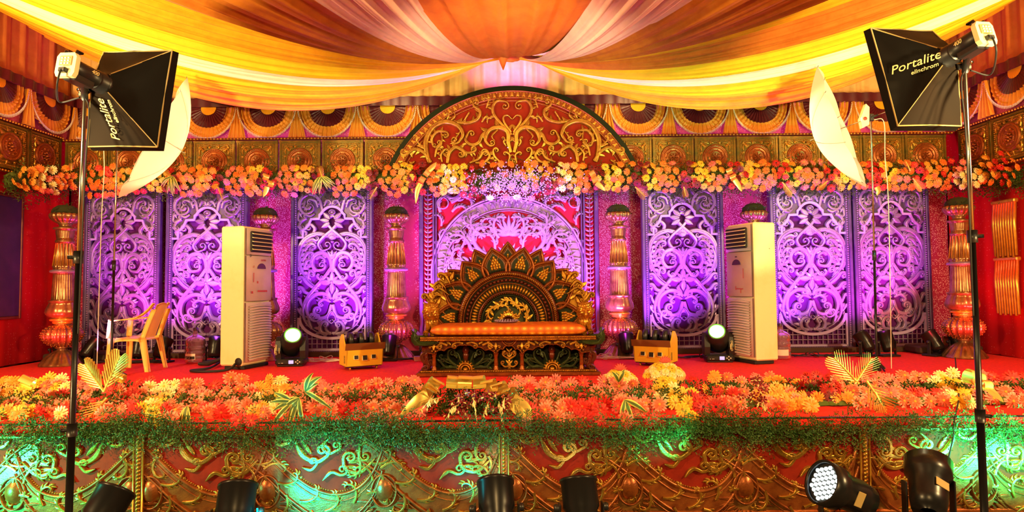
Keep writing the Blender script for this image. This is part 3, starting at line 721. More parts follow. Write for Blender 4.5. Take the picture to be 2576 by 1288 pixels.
    dome(g, 0, (1250 - 196) * S, 24 * S, 20 * S, .05, 0, 0, 8); relief(g, [(22 * S * math.cos(a), (1250 - 196) * S + 18 * S * math.sin(a)) for a in np.linspace(0, 2 * PI, 16)], 5 * S, .05, 0, ROUND)
    g.build('crown_blossom', M['silver'], t)
    g = G()
    for a, L, W in ((0, 92, 24), (PI, 92, 24), (-PI / 2, 80, 22), (PI / 2, 75, 22), (.8, 55, 16), (PI - .8, 55, 16)): leaf(g, math.cos(a) * 8 * S, (1250 - 715) * S + math.sin(a) * 8 * S, a, L * S, W * S, .05, .0)
    dome(g, 0, (1250 - 715) * S, 18 * S, 18 * S, .07, 0, 0, 9); g.build('centre_blossom', M['silver'], t)
    g = G()
    for k in range(7): leaf(g, 0, (1250 - 400) * S, PI / 2 + (k - 3) * .27, (90 - abs(k - 3) * 10) * S, 12 * S, .04, .0)
    dome(g, 0, (1250 - 415) * S, 16 * S, 10 * S, .05); g.build('heart_palmette', M['silver'], t)
    g = G()
    for k in range(7): leaf(g, 0, (1250 - 140) * S, PI / 2 + (k - 3) * .36, 62 * S, 11 * S, .04, .0)
    g.build('top_palmette', M['silver'], t)
    g = G()
    for a in (PI / 2, PI / 2 + .5, PI / 2 - .5): leaf(g, 0, (1250 - 545) * S, a, 72 * S, 14 * S, .05, .0)
    g.build('bud', M['silver'], t)
    g = G(); relief(g, PX(cr([(0, 1020), (-30, 985), (0, 930), (30, 985), (0, 1020)], 6)), 6 * S, .05, .0, ROUND); g.build('drop', M['silver'], t)
    return t
scr = make_panel()
labs = ['carved lilac lit screen nearest the left corner pillar, behind the thin umbrella pole', 'carved screen partly behind the amber plastic chair and the left air conditioner', 'carved screen behind the left moving head light and left yellow bubble machine',
        'carved screen behind the right yellow bubble machine and right moving head light', 'carved screen directly right of the right air conditioner', 'carved screen nearest the right corner pillar, behind the right umbrella pole']
for i, (px, lb) in enumerate(zip((306, 519, 835, 1722, 2046, 2250), labs)):
    p = un(px, 870, 9.62); q = scr if i == 0 else dup(scr, (0, 0, 0))
    q.location = (p.x, 9.62, SZ + .01); q['label'] = lb; q['group'] = 'carved screens along the back of the stage'
    q.scale = (1.0 if i not in (0, 5) else .93, 1, 1)

# ------------------------------------------------------------------ square central screen with the roundel
def acanthus(g, x, z, ang, L, sg=1, n=6, h=.04, y=0.0, wd=None):
    """leafy scroll: curling stem with leaves along its outside"""
    wd = wd or L * .055; t = np.linspace(0, 1, 22); a = ang + sg * (t ** 1.5) * 4.6
    st = L * (1.02 - t) * .085; p = np.c_[x + np.cumsum(np.cos(a) * st), z + np.cumsum(np.sin(a) * st)]
    relief(g, p, wd * (1.1 - .6 * t), h, y, GROOVE); dome(g, p[-1, 0], p[-1, 1], wd * .9, wd * .9, h * 1.1, 0, y)
    for k in range(n):
        i = int(2 + k * 15 / n); b = a[i] - sg * .75
        leaf(g, p[i, 0], p[i, 1], b, L * (.24 - .016 * k), L * .042, h * .85, y, bend=sg * 1.1, k=5)
        if k % 2: leaf(g, p[i, 0], p[i, 1], a[i] + sg * .6, L * .15, L * .03, h * .7, y, bend=sg * .8, k=4)
t = thing('roundel_screen', 'square carved screen with a great lilac roundel behind the sofa', 'screen', (0.0 + un(1281, 690, 9.6).x, 9.6, SZ + .01))
M['redback'] = mat('crimson_backing_cloth', (.42, .008, .03), .7)
g = G(); box(g, (0, .05, 1.3), (2.6, .03, 2.56), .004); g.build('backing', M['redback'], t)
g = G()
for sx in (-1, 1): box(g, (sx * 1.325, 0, 1.3), (.06, .11, 2.6), .01); box(g, (sx * 1.14, 0, 1.3), (.03, .06, 2.56), .006); box(g, (sx * 1.10, 0, 1.3), (.02, .07, 2.56), .006)
box(g, (0, 0, 2.58), (2.7, .1, .06), .01); box(g, (0, 0, 2.49), (2.3, .06, .03), .006); box(g, (0, 0, .04), (2.7, .11, .08), .01)
g.build('frame', M['silverdark'], t)
gs = G()
for k in range(34):
    z = .12 + k * .071
    for a in (.5, PI - .5): leaf(gs, 1.225, z, a, .075, .016, .03, .0, bend=.5, k=4)
    leaf(gs, 1.225, z, PI / 2, .07, .012, .035, .0, k=4)
pair(gs, 'leaf_border', M['silver'], t)
RC = (0, 1.20)
g = G(); an = np.linspace(0, 2 * PI, 121)
for r, wv, h in ((1.17, .022, .06), (1.135, .012, .045), (.985, .014, .05), (.955, .008, .04)): relief(g, np.c_[RC[0] + r * np.cos(an), RC[1] + r * np.sin(an)], wv, h, .03, ROUND)
relief(g, np.c_[RC[0] + 1.06 * np.cos(an), RC[1] + 1.06 * np.sin(an)], .075, .02, .035, FLAT); g.build('roundel_ring', M['silver'], t)
g = G()
for k in range(110):
    a = k * 2 * PI / 110
    if math.sin(a) > -.75: leaf(g, RC[0] + 1.0 * math.cos(a), RC[1] + 1.0 * math.sin(a), a + .25 * (1 if k % 2 else -1), .125, .017, .035, .015, bend=.4 * (1 if k % 2 else -1), k=4)
g.build('fan_band', M['silver'], t)
g = G()
for x, z, a, L, sg in ((.1, .62, 1.2, .5, -1), (.08, .95, .9, .55, -1), (.06, 1.42, .15, .62, 1), (.35, 1.15, .9, .5, -1), (.62, 1.2, .5, .42, 1), (.55, 1.5, 1.3, .42, -1), (.3, 1.75, .3, .40, 1), (.12, 1.7, .9, .36, 1),
                       (.8, .95, 1.2, .36, 1), (.62, .75, 1.3, .4, -1), (.42, .5, .7, .45, 1), (.75, 1.55, 2.2, .3, -1), (.5, 1.85, 2.6, .28, 1), (.86, 1.25, 1.9, .22, -1), (.22, 1.5, 1.7, .34, -1), (.32, .82, .2, .36, 1), (.45, 1.4, -.3, .3, 1), (.7, 1.38, .2, .26, -1), (.2, 1.2, -.4, .36, 1), (.62, .98, -.5, .3, 1), (.18, 2.02, .3, .24, -1), (.42, 1.98, -.4, .26, 1), (.66, 1.78, -.6, .26, 1), (.84, 1.5, -.9, .24, -1), (.9, .75, 1.6, .24, 1), (.5, 1.7, .9, .24, 1), (.1, 1.9, 1.2, .2, -1)):
    acanthus(g, x, z, a, L * 1.5, sg, 9, .055, 0.0, L * .06)
pair(g, 'acanthus_scroll', M['silver'], t)
g = G()
for k in range(9): leaf(g, 0, 1.78, PI / 2 + (k - 4) * .34, .32 - abs(k - 4) * .02, .035, .05, .01, bend=(k - 4) * .12)
for k in range(7): leaf(g, 0, 1.42, PI / 2 + (k - 3) * .3, .26, .03, .05, .01, bend=(k - 3) * .16)
relief(g, cr([(-.07, 1.40), (0, 1.41), (.07, 1.40)], 5), .03, .05, .01, ROUND); relief(g, cr([(0, .5), (0, 1.0), (0, 1.42)], 6), [.05] * 12 + [.03], .05, .01, GROOVE)
g.build('central_palmette', M['silver'], t)
g = G()
for x, z, a, L, sg in ((1.02, 2.1, 1.2, .28, 1), (.92, 2.28, 2.8, .34, -1), (.82, 2.36, 2.9, .26, 1), (1.03, 1.9, 1.8, .2, -1), (1.0, 2.4, 3.6, .24, -1), (.66, 2.42, 3.0, .2, -1), (1.04, 1.72, 1.4, .16, 1), (.88, 2.12, 2.2, .22, 1), (.5, 2.44, 3.1, .17, 1), (1.05, 1.58, 1.7, .12, -1)):
    acanthus(g, x, z, a, L * 1.6, sg, 7, .04, .015)
relief(g, np.c_[1.0 + .085 * np.cos(an[::4]), 2.28 + .085 * np.sin(an[::4])], .012, .04, .01, ROUND)
pair(g, 'spandrel_scroll', M['silver'], t)

# ------------------------------------------------------------------ turned pillars
def make_pillar():
    t = thing('ornate_pillar', 'pillar', 'pillar', (0, 0, 0)); k = 1 / 2.995 / 173.0
    def L(name, pr, m, lob=None, n=48):
        g = G(); lathe(g, [(r * k, (1205 - v) * k) for r, v in pr], n, (0, 0, 0), lob); return g.build(name, m, t)
    L('base', [(138, 1205), (140, 1196), (128, 1180), (108, 1155), (80, 1128), (56, 1110), (40, 1104), (32, 1098), (32, 1090), (44, 1086), (44, 1080), (38, 1076)], M['pillar'], [None, (16, .05), (16, .12), (16, .14), (16, .12), (16, .06)] + [None] * 6, 64)
    L('bulb', [(40, 1078), (62, 1072), (96, 1054), (118, 1032), (131, 1000), (128, 975), (112, 950), (84, 932), (55, 922), (48, 916)], M['pillar'], [None] + [(20, .13)] * 8 + [None], 80)
    g = G()
    for i in range(20):
        a = i * 2 * PI / 20 + PI / 20 * 0
        for r, v in ((66, 1071), (90, 1058), (108, 1044), (122, 1024), (130, 1006), (131, 990), (127, 974), (116, 955), (100, 942), (80, 930)):
            lathe(g, [(.0001, .006), (.005, .003), (.006, 0), (.005, -.003), (.0001, -.006)], 6, (r * k * 1.0 * math.cos(a), r * k * 1.0 * math.sin(a), (1205 - v) * k))
    g.build('bulb_beads', M['brass'], t, kind='stuff')
    L('lower_ring', [(46, 918), (60, 912), (64, 904), (58, 897), (78, 892), (82, 884), (74, 877), (52, 872)], M['brass'])
    L('pot', [(56, 873), (86, 866), (104, 848), (108, 830), (102, 805), (92, 782), (86, 766), (92, 756), (92, 750), (78, 746)], M['pillar'], [None, None, (12, .03), (12, .05), (12, .06), (12, .08), (12, .05), (24, .05), None, None], 64)
    L('lower_shaft', [(74, 748), (73, 740), (69, 650), (65, 570), (64, 556)], M['pillar'], [None, (26, .07), (26, .07), (26, .07), None], 104)
    L('middle_ring', [(64, 557), (84, 553), (88, 545), (84, 536), (66, 532)], M['silver'])
    L('upper_shaft', [(64, 534), (68, 520), (72, 510), (66, 500), (58, 420), (51, 350), (51, 340)], M['pillar'], [None, (16, .06), (16, .08), (16, .16), (16, .16), (16, .14), None], 96)
    g = G()
    for i in range(16):
        a = i * 2 * PI / 16; tube(g, [(r * k * math.cos(a), r * k * math.sin(a), (1205 - v) * k) for r, v in ((69, 505), (61, 430), (53, 345))], .006, 5)
    g.build('flute_beads', M['brass'], t, kind='stuff')
    L('upper_ring', [(50, 342), (58, 338), (60, 330), (56, 322), (50, 318)], M['pillar'], [(20, .08)] * 5)
    L('neck', [(50, 320), (52, 300), (58, 258), (56, 250), (70, 246), (74, 240), (70, 232), (42, 228), (36, 216), (44, 206), (42, 200)], M['pillar'], [None, (22, .1), (22, .1), None, None, None, None, None, None, None, None], 66)
    L('capital', [(44, 202), (70, 192), (92, 172), (101, 152), (98, 136), (84, 128), (60, 126)], M['pillar'], [None, (16, .1), (16, .15), (16, .17), (16, .14), (16, .1), None], 64)
    g = G()
    for i in range(260):
        a, r = RN.rand() * 2 * PI, 88 * k * RN.rand() ** .5; z = (1205 - 125) * k + RN.rand() * .12 * (1 - (r / (88 * k)) ** 2)
        d = RN.randn(3) * .03; p = np.array([r * math.cos(a), r * math.sin(a), z])
        g.add([p, p + d, p + d * .5 + RN.randn(3) * .012], [np.array([[0, 1, 2]])], 0, False)
    lathe(g, [(86 * k, (1205 - 128) * k), (80 * k, (1205 - 100) * k), (50 * k, (1205 - 75) * k), (.001, (1205 - 66) * k)], 16)
    g.build('moss', M['oasis'], t, kind='stuff')
    return t
pil = make_pillar()
for i, (px, Y, lb) in enumerate(((157, 8.75, 'ornate pillar standing in the left corner of the stage, lit red'), (665, 9.2, 'ornate pillar mostly hidden behind the left air conditioner'), (997, 9.2, 'ornate pillar left of the sofa, right of the left bubble machine'),
                                 (1560, 9.2, 'ornate pillar right of the sofa, left of the right bubble machine'), (1905, 9.2, 'ornate pillar mostly hidden behind the right air conditioner'), (2425, 8.75, 'ornate pillar standing in the right corner of the stage, lit red'))):
    p = un(px, 860, Y); q = pil if i == 0 else dup(pil, (0, 0, 0)); q.location = (p.x, Y, SZ); q['label'] = lb; q['group'] = 'ornate pillars along the back of the stage'; q.rotation_euler = (0, 0, .1)
# ------------------------------------------------------------------ the throne sofa
M['sgoldred'] = mat('sofa_copper', (.30, .085, .014), .30, .65, (.13, .03, .007), 16, .55, .15, 90); M['sgold'] = mat('sofa_gold', (.60, .29, .03), .28, .75, (.22, .09, .012), 14, .55, .15, 90)
M['sbrass'] = mat('sofa_bright_gold', (.72, .42, .05), .26, .75, (.5, .24, .03), 12, .5); M['sred'] = mat('sofa_red_lacquer', (.13, .022, .007), .28, .3, (.06, .012, .005), 10)
sx0 = un(1279, 943, 7.3)
SO = thing('throne_sofa', 'carved gilded throne sofa with orange brocade seat and lotus petal back', 'sofa', (sx0.x, 7.30, SZ))
K = 1 / 749.0
def zu(u, v): return ((u - 868) * K, (1245 - v) * K)
g = G(); box(g, (0, .36, .022), (2.10, .78, .044), .01); box(g, (0, .36, .054), (2.04, .72, .024), .008); g.build('plinth', M['sgoldred'], SO)
g = G(); beads(g, [(-1.0, .055), (1.0, .055)], .02, .009, .01, .0, slant=.6, rz=.013); g.build('plinth_rope', M['sgold'], SO, kind='stuff')
g = G(); box(g, (0, .3, .21), (1.80, .03, .3), .0); g.build('base_back', M['darkgreen'], SO)
# slim posts
for u in (232, 762, 985, 1495):
    g = G(); x = (u - 868) * K
    lathe(g, [(.03, .066), (.034, .08), (.026, .09), (.03, .1), (.02, .112), (.026, .122), (.024, .16), (.021, .215), (.027, .225), (.022, .235), (.03, .245), (.033, .262)], 18, (x, .03, 0), [None] * 5 + [(8, .12)] * 3 + [None] * 4)
    g.build('post', M['sgoldred'], SO)
# cusped apron with arches
def foil(x0, x1, z0, zt, n=3):
    """cusped arch outline from left to right"""
    pts = []; xm = (x0 + x1) / 2
    for i in range(n):
        for a in np.linspace(0, 1, 6, endpoint=False):
            f = (i + a) / n; pts.append((x0 + (xm - x0) * f, z0 + (zt - z0) * (f ** .8) + .022 * math.sin(a * PI)))
    pts.append((xm, zt + .012)); return pts + [(2 * xm - x, z) for x, z in pts[-2::-1]]
xs = [(-.85, -.145), (-.135, .155), (.165, .835)]
g = G(); line = [(-.93, .27)]
for (a, b), zt, n in zip(xs, (.345, .335, .345), (3, 2, 3)): line += foil(a, b, .255, zt, n)
line += [(.93, .27)]
prism(g, line + [(.93, .405), (-.93, .405)], .02, .09); g.build('apron', M['sred'], SO)
g = G(); relief(g, line, .011, .03, .02, ROUND); beads(g, line, .016, .007, .01, -.008); g.build('apron_edge', M['sgoldred'], SO)
g = G()
for cx in (-.495, .505):
    for d, p, r, tn, sg in ((1, [(.02, .37), (.08, .385), (.13, .365)], .03, 1.2, -1), (1, [(.2, .35), (.26, .375), (.3, .36)], .03, 1.2, -1), (1, [(.1, .40), (.2, .41), (.27, .40)], .014, 1.1, -1)):
        for s in (-1, 1):
            c = curl(cr(p, 5), r, tn, sg); c = np.c_[cx + s * c[:, 0], c[:, 1]]; relief(g, c, np.linspace(.016, .007, len(c)), .03, .02, GROOVE)
            leaf(g, cx + s * .16, .36, PI / 2 - s * .9, .08, .02, .03, .02); leaf(g, cx + s * .05, .385, PI / 2 - s * 1.1, .08, .018, .03, .02); leaf(g, cx + s * .26, .33, PI / 2 - s * .5, .07, .016, .03, .02)
g.build('apron_leaf', M['sgold'], SO)
g = G()
for r, w_, h in ((.085, .012, .03), (.065, .008, .02)): relief(g, [(.01 + r * math.cos(a), .425 + r * math.sin(a)) for a in np.linspace(PI, 2 * PI, 18)], w_, h, .02, ROUND)
dome(g, .01, .415, .05, .03, .03, 0, .02, 10); g.build('apron_medallion', M['sgoldred'], SO)
for u in (232, 762, 985, 1495):                      # lily crests above the posts
    g = G(); x = (u - 868) * K
    leaf(g, x, .30, PI / 2, .085, .022, .04, .01)
    for s in (-1, 1):
        c = curl(cr([(0, .3), (.012, .335), (.035, .345)], 5), .016, 1.0, -1); relief(g, np.c_[x + s * c[:, 0], c[:, 1]], np.linspace(.011, .006, len(c)), .035, .01, ROUND); dome(g, x + s * .018, .288, .014, .011, .03, 0, .01)
    g.build('lily_crest', M['sgold'], SO)
# pierced foliage under the arches
for cx in (-.495, .505):
    g = G(); fol = []
    for s in (-1, 1):
        for p, r, tn, sg, w_ in (([(.02, .075), (.12, .11), (.2, .18), (.21, .25)], .05, 1.3, 1, .02), ([(.03, .07), (.14, .085), (.24, .09), (.29, .14)], .03, 1.0, 1, .022), ([(.03, .085), (.06, .16), (.09, .24)], .03, 1.2, -1, .014), ([(.16, .12), (.25, .16), (.3, .2)], .022, 1.1, 1, .012), ([(.02, .1), (.04, .13)], .025, 1.2, -1, .01)):
            c = curl(cr(p, 6), r, tn, sg); q = c.copy(); q[:, 0] = cx + s * c[:, 0]; relief(g, q, w_ * tp(len(q)), .05, .18, GROOVE)
        for x, z, a in ((.15, .1, -.3), (.24, .09, -.5), (.27, .13, .6), (.1, .19, 1.2), (.2, .17, .2)): leaf(g, cx + s * x, z, a if s > 0 else PI - a, .09, .022, .04, .17)
    g.build('foliage', M['greenlac'], SO)
    g = G(); lathe(g, [(.012, .1), (.018, .13), (.03, .2), (.036, .235), (.026, .25), (.04, .265), (.044, .285), (.03, .315), (.004, .345)], 14, (cx, .14, 0)); g.build('bud_stem', M['sred'], SO)
    g = G()
    for r, w_ in ((.075, .014), (.05, .012)): relief(g, [(cx + r * math.cos(a), .068 + r * math.sin(a)) for a in np.linspace(0, PI, 16)], w_, .04, .08, ROUND)
    for k in range(9): dome(g, cx + .092 * math.cos(.1 + k * .367), .068 + .092 * math.sin(.1 + k * .367), .016, .012, .03, .1 + k * .367, .08)
    dome(g, cx, .068, .034, .03, .04, 0, .08, 10); g.build('half_sun', M['sgold'], SO)
g = G()
for s in (-1, 1):
    for p, r, tn, sg in (([(.0, .18), (.04, .2), (.07, .22)], .03, 1.2, 1), ([(.0, .1), (.05, .09), (.09, .12)], .024, 1.2, 1), ([(.02, .24), (.05, .27)], .02, 1.1, -1)):
        c = curl(cr(p, 5), r, tn, sg); relief(g, np.c_[.01 + s * c[:, 0], c[:, 1]], np.linspace(.014, .006, len(c)), .04, .14, GROOVE)
    for z in (.12, .2, .26): leaf(g, .01, z, PI / 2 - s * .7, .06, .016, .03, .13)
lathe(g, [(.03, .07), (.04, .1), (.02, .12), (.034, .14), (.014, .16), (.03, .19), (.012, .22), (.02, .26), (.002, .3)], 12, (.01, .15, 0)); g.build('centre_ornament', M['sgold'], SO)
# end legs: turned boss above a leafy scroll foot
for s in (-1, 1):
    g = G(); x = s * .945
    lathe(g, [(.05, .27), (.062, .285), (.05, .30), (.058, .312), (.066, .33), (.05, .348), (.03, .36)], 20, (x, .1, 0))
    c = curl(cr([(s * .90, .27), (s * .985, .24), (s * .975, .17), (s * .905, .13)], 7), .035, 1.2, -1 if s > 0 else 1)
    relief(g, c, np.linspace(.036, .014, len(c)), .06, .09, GROOVE)
    for z, a in ((.24, -1.2), (.2, -1.3), (.16, -1.5), (.13, -1.8)): leaf(g, x - s * .02, z + .03, a if s > 0 else PI - a, .10, .024, .04, .05)
    q = curl(cr([(s * .94, .12), (s * .985, .085), (s * .95, .072)], 5), .03, 1, -1 if s > 0 else 1); relief(g, q, .016, .05, .06, GROOVE)
    box(g, (x, .2, .17), (.09, .2, .2), .02); g.build('scroll_leg', M['sred'], SO)
# seat rail with two ropes, green scrolled ends
g = G(); box(g, (0, .37, .425), (2.02, .82, .046), .012); g.build('seat_rail', M['sgoldred'], SO)
g = G()
for z in (.413, .440): beads(g, [(-1.0, z), (1.0, z)], .017, .008, .014, -.038, slant=.7, rz=.015)
g.build('rail_rope', M['sgold'], SO, kind='stuff')
for s in (-1, 1):
    g = G()
    prism(g, [(s * x, z) for x, z in ((.98, .47), (1.03, .47), (1.06, .5), (1.10, .535), (1.09, .49), (1.105, .46), (1.10, .40), (1.06, .355), (.97, .345), (.86, .355), (.80, .38), (.86, .42))], -.03, .2)
    c = curl(cr([(.84, .385), (.93, .365), (1.02, .375), (1.06, .42)], 6), .03, 1.3, 1); relief(g, np.c_[s * c[:, 0], c[:, 1]], np.linspace(.02, .01, len(c)), .03, -.03, GROOVE)
    for z in (.40, .45, .5): leaf(g, s * 1.04, z, PI / 2 - s * .5, .06, .02, .03, -.03)
    g.build('scrolled_end', M['greenlac'], SO)
# cushion
g = G(); P = []
for v in np.linspace(0, 2 * PI, 41):
    row = []
    for u in np.sin(np.linspace(-PI / 2, PI / 2, 61)):
        e = (1 - abs(u) ** 12) ** .36; cy, sy = math.cos(v), math.sin(v)
        y = .38 + (.36 * np.sign(cy) * abs(cy) ** .45) * (.9 + .1 * e); z = .512 + .068 * np.sign(sy) * abs(sy) ** .5 * e * (1 + .05 * math.sin(u * 3))
        row.append((u * .895 + .0, y, z))
    P.append(row)
sheet(g, P).build('seat_cushion', M['cushion'], SO)
# backrest: lotus sunburst
BY, BC = .74, (-.0, .575)
def bp(r, a): return (BC[0] + r * math.cos(a), BC[1] + r * math.sin(a))
def petal_outline(a, r0, r1, hw, k=9):
    """ogival petal pointing along angle a"""
    t = np.linspace(0, 1, k); side = hw * (1 - t ** 2.2) * (1 + .25 * np.sin(PI * t)); rr = r0 + (r1 - r0) * t
    L = [(rr[i], side[i]) for i in range(k)] + [(rr[i], -side[i]) for i in range(k - 2, -1, -1)]
    return [(BC[0] + r * math.cos(a) - s * math.sin(a), BC[1] + r * math.sin(a) + s * math.cos(a)) for r, s in L]
def shrink(o, f):
    o = np.array(o); c = o.mean(0); return c + (o - c) * f
big = [PI / 2 + s * d for d in (.22, .65, 1.07, 1.49) for s in (-1, 1)]
small = [PI / 2] + [PI / 2 + s * d for d in (.435, .86, 1.28) for s in (-1, 1)]
for a, r1, hw, y0, kind in [(a, 1.0, .13, BY + .035, 's') for a in small] + [(a, .945, .155, BY, 'b') for a in big]:
    o = petal_outline(a, .60, r1, hw)
    g = G(); prism(g, o, y0, y0 + .07); pt = g.build('petal', M['sred'], SO)
    g = G(); relief(g, np.vstack([o, o[:1]])[:-1], .022, .045, y0, ROUND); relief(g, shrink(o, .80), .009, .025, y0, ROUND); g.build('petal_border', M['sgoldred'], pt)
    g = G(); beads(g, shrink(o, .70), .02, .006, .01, y0); g.build('petal_beads', M['sgold'], pt, kind='stuff')
    g = G(); prism(g, shrink(o, .62), y0 - .006, y0); g.build('petal_hollow', M['darkgreen'], pt)
    g = G(); n = 5 if kind == 'b' else 4
    for i in range(n):
        m_ = max(1, min(4, n - i) if kind == 'b' else 3 - i)
        for j in range(m_):
            r = (.69 if kind == 'b' else .74) + i * .034; s = (j - (m_ - 1) / 2) * .034
            x, z = BC[0] + r * math.cos(a) - s * math.sin(a), BC[1] + r * math.sin(a) + s * math.cos(a); dome(g, x, z, .026, .017, .022, a, y0 - .004, 6)
    g.build('scale_cluster', M['sbrass'], pt)
g = G(); prism(g, [bp(.67, a) for a in np.linspace(-.12, PI + .12, 50)], BY - .01, BY + .08); g.build('sunburst_board', M['darkgreen'], SO)
def ring_part(name, m, r, w_, h, prof=ROUND, y=BY - .01):
    g = G(); relief(g, [bp(r, a) for a in np.linspace(-.1, PI + .1, 90)], w_, h, y, prof); return g.build(name, m, SO)
def bead_ring(name, m, r, step, rx, rz, h, y=BY - .01, slant=None):
    g = G(); beads(g, [bp(r, a) for a in np.linspace(-.05, PI + .05, 120)], step, rx, h, y, 0, 6, slant, rz); return g.build(name, m, SO, kind='stuff')
bead_ring('black_bead_ring', M['darkgreen'], .655, .032, .014, .014, .03)
ring_part('outer_ring', M['sred'], .605, .038, .05); bead_ring('rope_ring', M['sgold'], .60, .024, .008, .024, .022, BY - .055, .5)
ring_part('thin_ring', M['sgoldred'], .565, .010, .045)
bead_ring('red_leaf_ring', M['sred'], .522, .05, .03, .026, .05, BY - .01, .5)
ring_part('gold_ring', M['sgoldred'], .482, .009, .04)
bead_ring('gadroon_ring', M['sbrass'], .432, .037, .017, .045, .055, BY - .01, 0.0)
ring_part('red_ring', M['sred'], .375, .018, .05); bead_ring('red_rope', M['sgoldred'], .358, .024, .009, .018, .05, BY - .01, .6)
ring_part('dark_ring', M['darkgreen'], .33, .016, .05)
g = G()
for k in range(7):
    a = .12 + k * .485; x, z = bp(.24, a); s = -1 if k % 2 else 1
    acanthus(g, x, z, a + PI / 2 * s - .2, .30, s, 6, .05, BY - .02, .016); leaf(g, x, z, a + .6, .1, .022, .05, BY - .02); leaf(g, *bp(.2, a + .2), a - .4, .1, .02, .05, BY - .02)
g.build('acanthus_wreath', M['sbrass'], SO)
ring_part('inner_ring', M['darkgreen'], .20, .013, .05)
g = G(); prism(g, [bp(.19, a) for a in np.linspace(-.1, PI + .1, 30)], BY - .03, BY - .01); g.build('inner_disc', M['greenlac'], SO)
for k in range(9):
    a = PI / 2 + (k - 4) * .385; g = G(); leaf(g, *bp(.065, a), a, .085, .026, .03, BY - .03); dome(g, *bp(.12, a), .026, .018, .03, a, BY - .03, 8); g.build('flower_petal', M['sbrass'], SO)
g = G(); relief(g, [bp(.072, a) for a in np.linspace(0, 2 * PI, 30)], .012, .05, BY - .03, ROUND); dome(g, *bp(0, 0), .06, .06, .05, 0, BY - .03, 14, 0); dome(g, *bp(0, 0), .028, .028, .065, 0, BY - .03, 10, 1); g.build('flower_heart', [M['sred'], M['greenlac']], SO)
# carved wings at both ends
for s in (-1, 1):
    def lx(p): return [(s * x, z) for x, z in p]
    g = G()
    prism(g, lx([(.76, .46), (.99, .46), (1.0, .62), (1.0, .80), (1.05, .88), (1.02, .94), (.94, .96), (.93, 1.05), (.86, 1.12), (.80, 1.20), (.72, 1.2), (.68, 1.1), (.70, .8)]), BY - .0, BY + .06)
    for p, r, tn, sg, w_ in (([(.72, 1.05), (.78, 1.16), (.84, 1.19)], .035, 1.1, -1, .024), ([(.78, 1.0), (.86, 1.08), (.92, 1.05)], .04, 1.2, -1, .024), ([(.74, .92), (.86, 1.0), (.94, .96)], .035, 1.2, -1, .02), ([(.9, .72), (.95, .82), (1.02, .92)], .04, 1.1, -1, .024), ([(.8, .9), (.9, .92), (.95, .86)], .03, 1.2, -1, .018), ([(.94, .6), (1.0, .68), (1.03, .72)], .028, 1.1, -1, .018)):
        c = curl(cr(p, 5), r, tn, sg); relief(g, lx(c), w_ * tp(len(c)), .05, BY - .02, GROOVE); dome(g, s * c[-1, 0], c[-1, 1], w_ * .7, w_ * .7, .06, 0, BY - .02)
    for x, z, a in ((.72, 1.1, 1.9), (.8, 1.1, 1.0), (.9, 1.0, .6), (.85, .92, .4), (.95, .85, 1.2), (.78, .85, .8), (.9, .78, 2.0), (.98, .75, .7)): leaf(g, s * x, z, a if s > 0 else PI - a, .12, .03, .05, BY - .01)
    for k in range(6): dome(g, s * .77, 1.17, .05 - k * .007, .04 - k * .006, .03 + k * .008, k, BY - .02)
    g.build('carved_wing', M['sgold'], SO)
    # lion guardian: one sculpted surface for head and mane, chest with fore leg below
    g = G(); P = []; cx, cy, czz = s * .915, .30, .71
    for th in np.linspace(.02, PI - .02, 54):
        row = []
        for ph in np.linspace(0, 2 * PI, 72):
            d = np.array([math.sin(th) * math.cos(ph), math.sin(th) * math.sin(ph), math.cos(th)]); r = 1.0
            fx, fz = d[0], d[2]; front = max(0, -d[1])
            bump = lambda x, z, sx, sz, h: h * math.exp(-((fx - x) / sx) ** 2 - ((fz - z) / sz) ** 2) * front
            face = bump(0, -.1, .55, .7, .18) + bump(0, -.22, .26, .22, .30) + bump(0, -.02, .13, .36, .22) + bump(0, -.52, .22, .14, .18) + bump(-.28, .2, .2, .1, .12) + bump(.28, .2, .2, .1, .12) \
                - bump(-.26, .05, .12, .08, .16) - bump(.26, .05, .12, .08, .16) - bump(0, -.39, .3, .05, .14) + bump(-.2, -.26, .14, .12, .1) + bump(.2, -.26, .14, .12, .1)
            ear = .3 * math.exp(-((abs(fx) - .72) / .16) ** 2 - ((fz - .72) / .18) ** 2)
            inface = math.exp(-((fx / .62) ** 4 + ((fz + .05) / .72) ** 4)) * (1 if d[1] < 0 else 0)
            mane = (.16 + .07 * math.sin(ph * 17 + 5 * math.sin(th * 4)) + .05 * math.sin(th * 23 + ph * 3)) * (1 - inface)
            r += face + ear + mane
            row.append((cx + d[0] * r * .083, cy + d[1] * r * .085, czz + d[2] * r * .105))
        P.append(row)
    sheet(g, P); hd = g.build('lion_head', M['sgold'], SO)
    g = G(); P = []
    for th in np.linspace(.02, PI - .02, 30):
        row = []
        for ph in np.linspace(0, 2 * PI, 48):
            d = np.array([math.sin(th) * math.cos(ph), math.sin(th) * math.sin(ph), math.cos(th)]); r = 1 + .06 * math.sin(ph * 14 + 4 * d[2])
            row.append((cx + d[0] * r * .085, cy + .08 + d[1] * r * .16, .585 + d[2] * r * .12))
        P.append(row)
    sheet(g, P)
    for dx in (-.035, .04):
        tube(g, [(cx + dx, cy + .02, .6), (cx + dx, cy - .08, .545), (cx + dx, cy - .16, .50), (cx + dx, cy - .23, .485)], [.045, .036, .03, .034], 10)
        for q in (-.02, 0, .02): tube(g, [(cx + dx + q, cy - .22, .492), (cx + dx + q, cy - .262, .484)], [.014, .009], 6)
    g.build('lion_body', M['sgold'], SO)
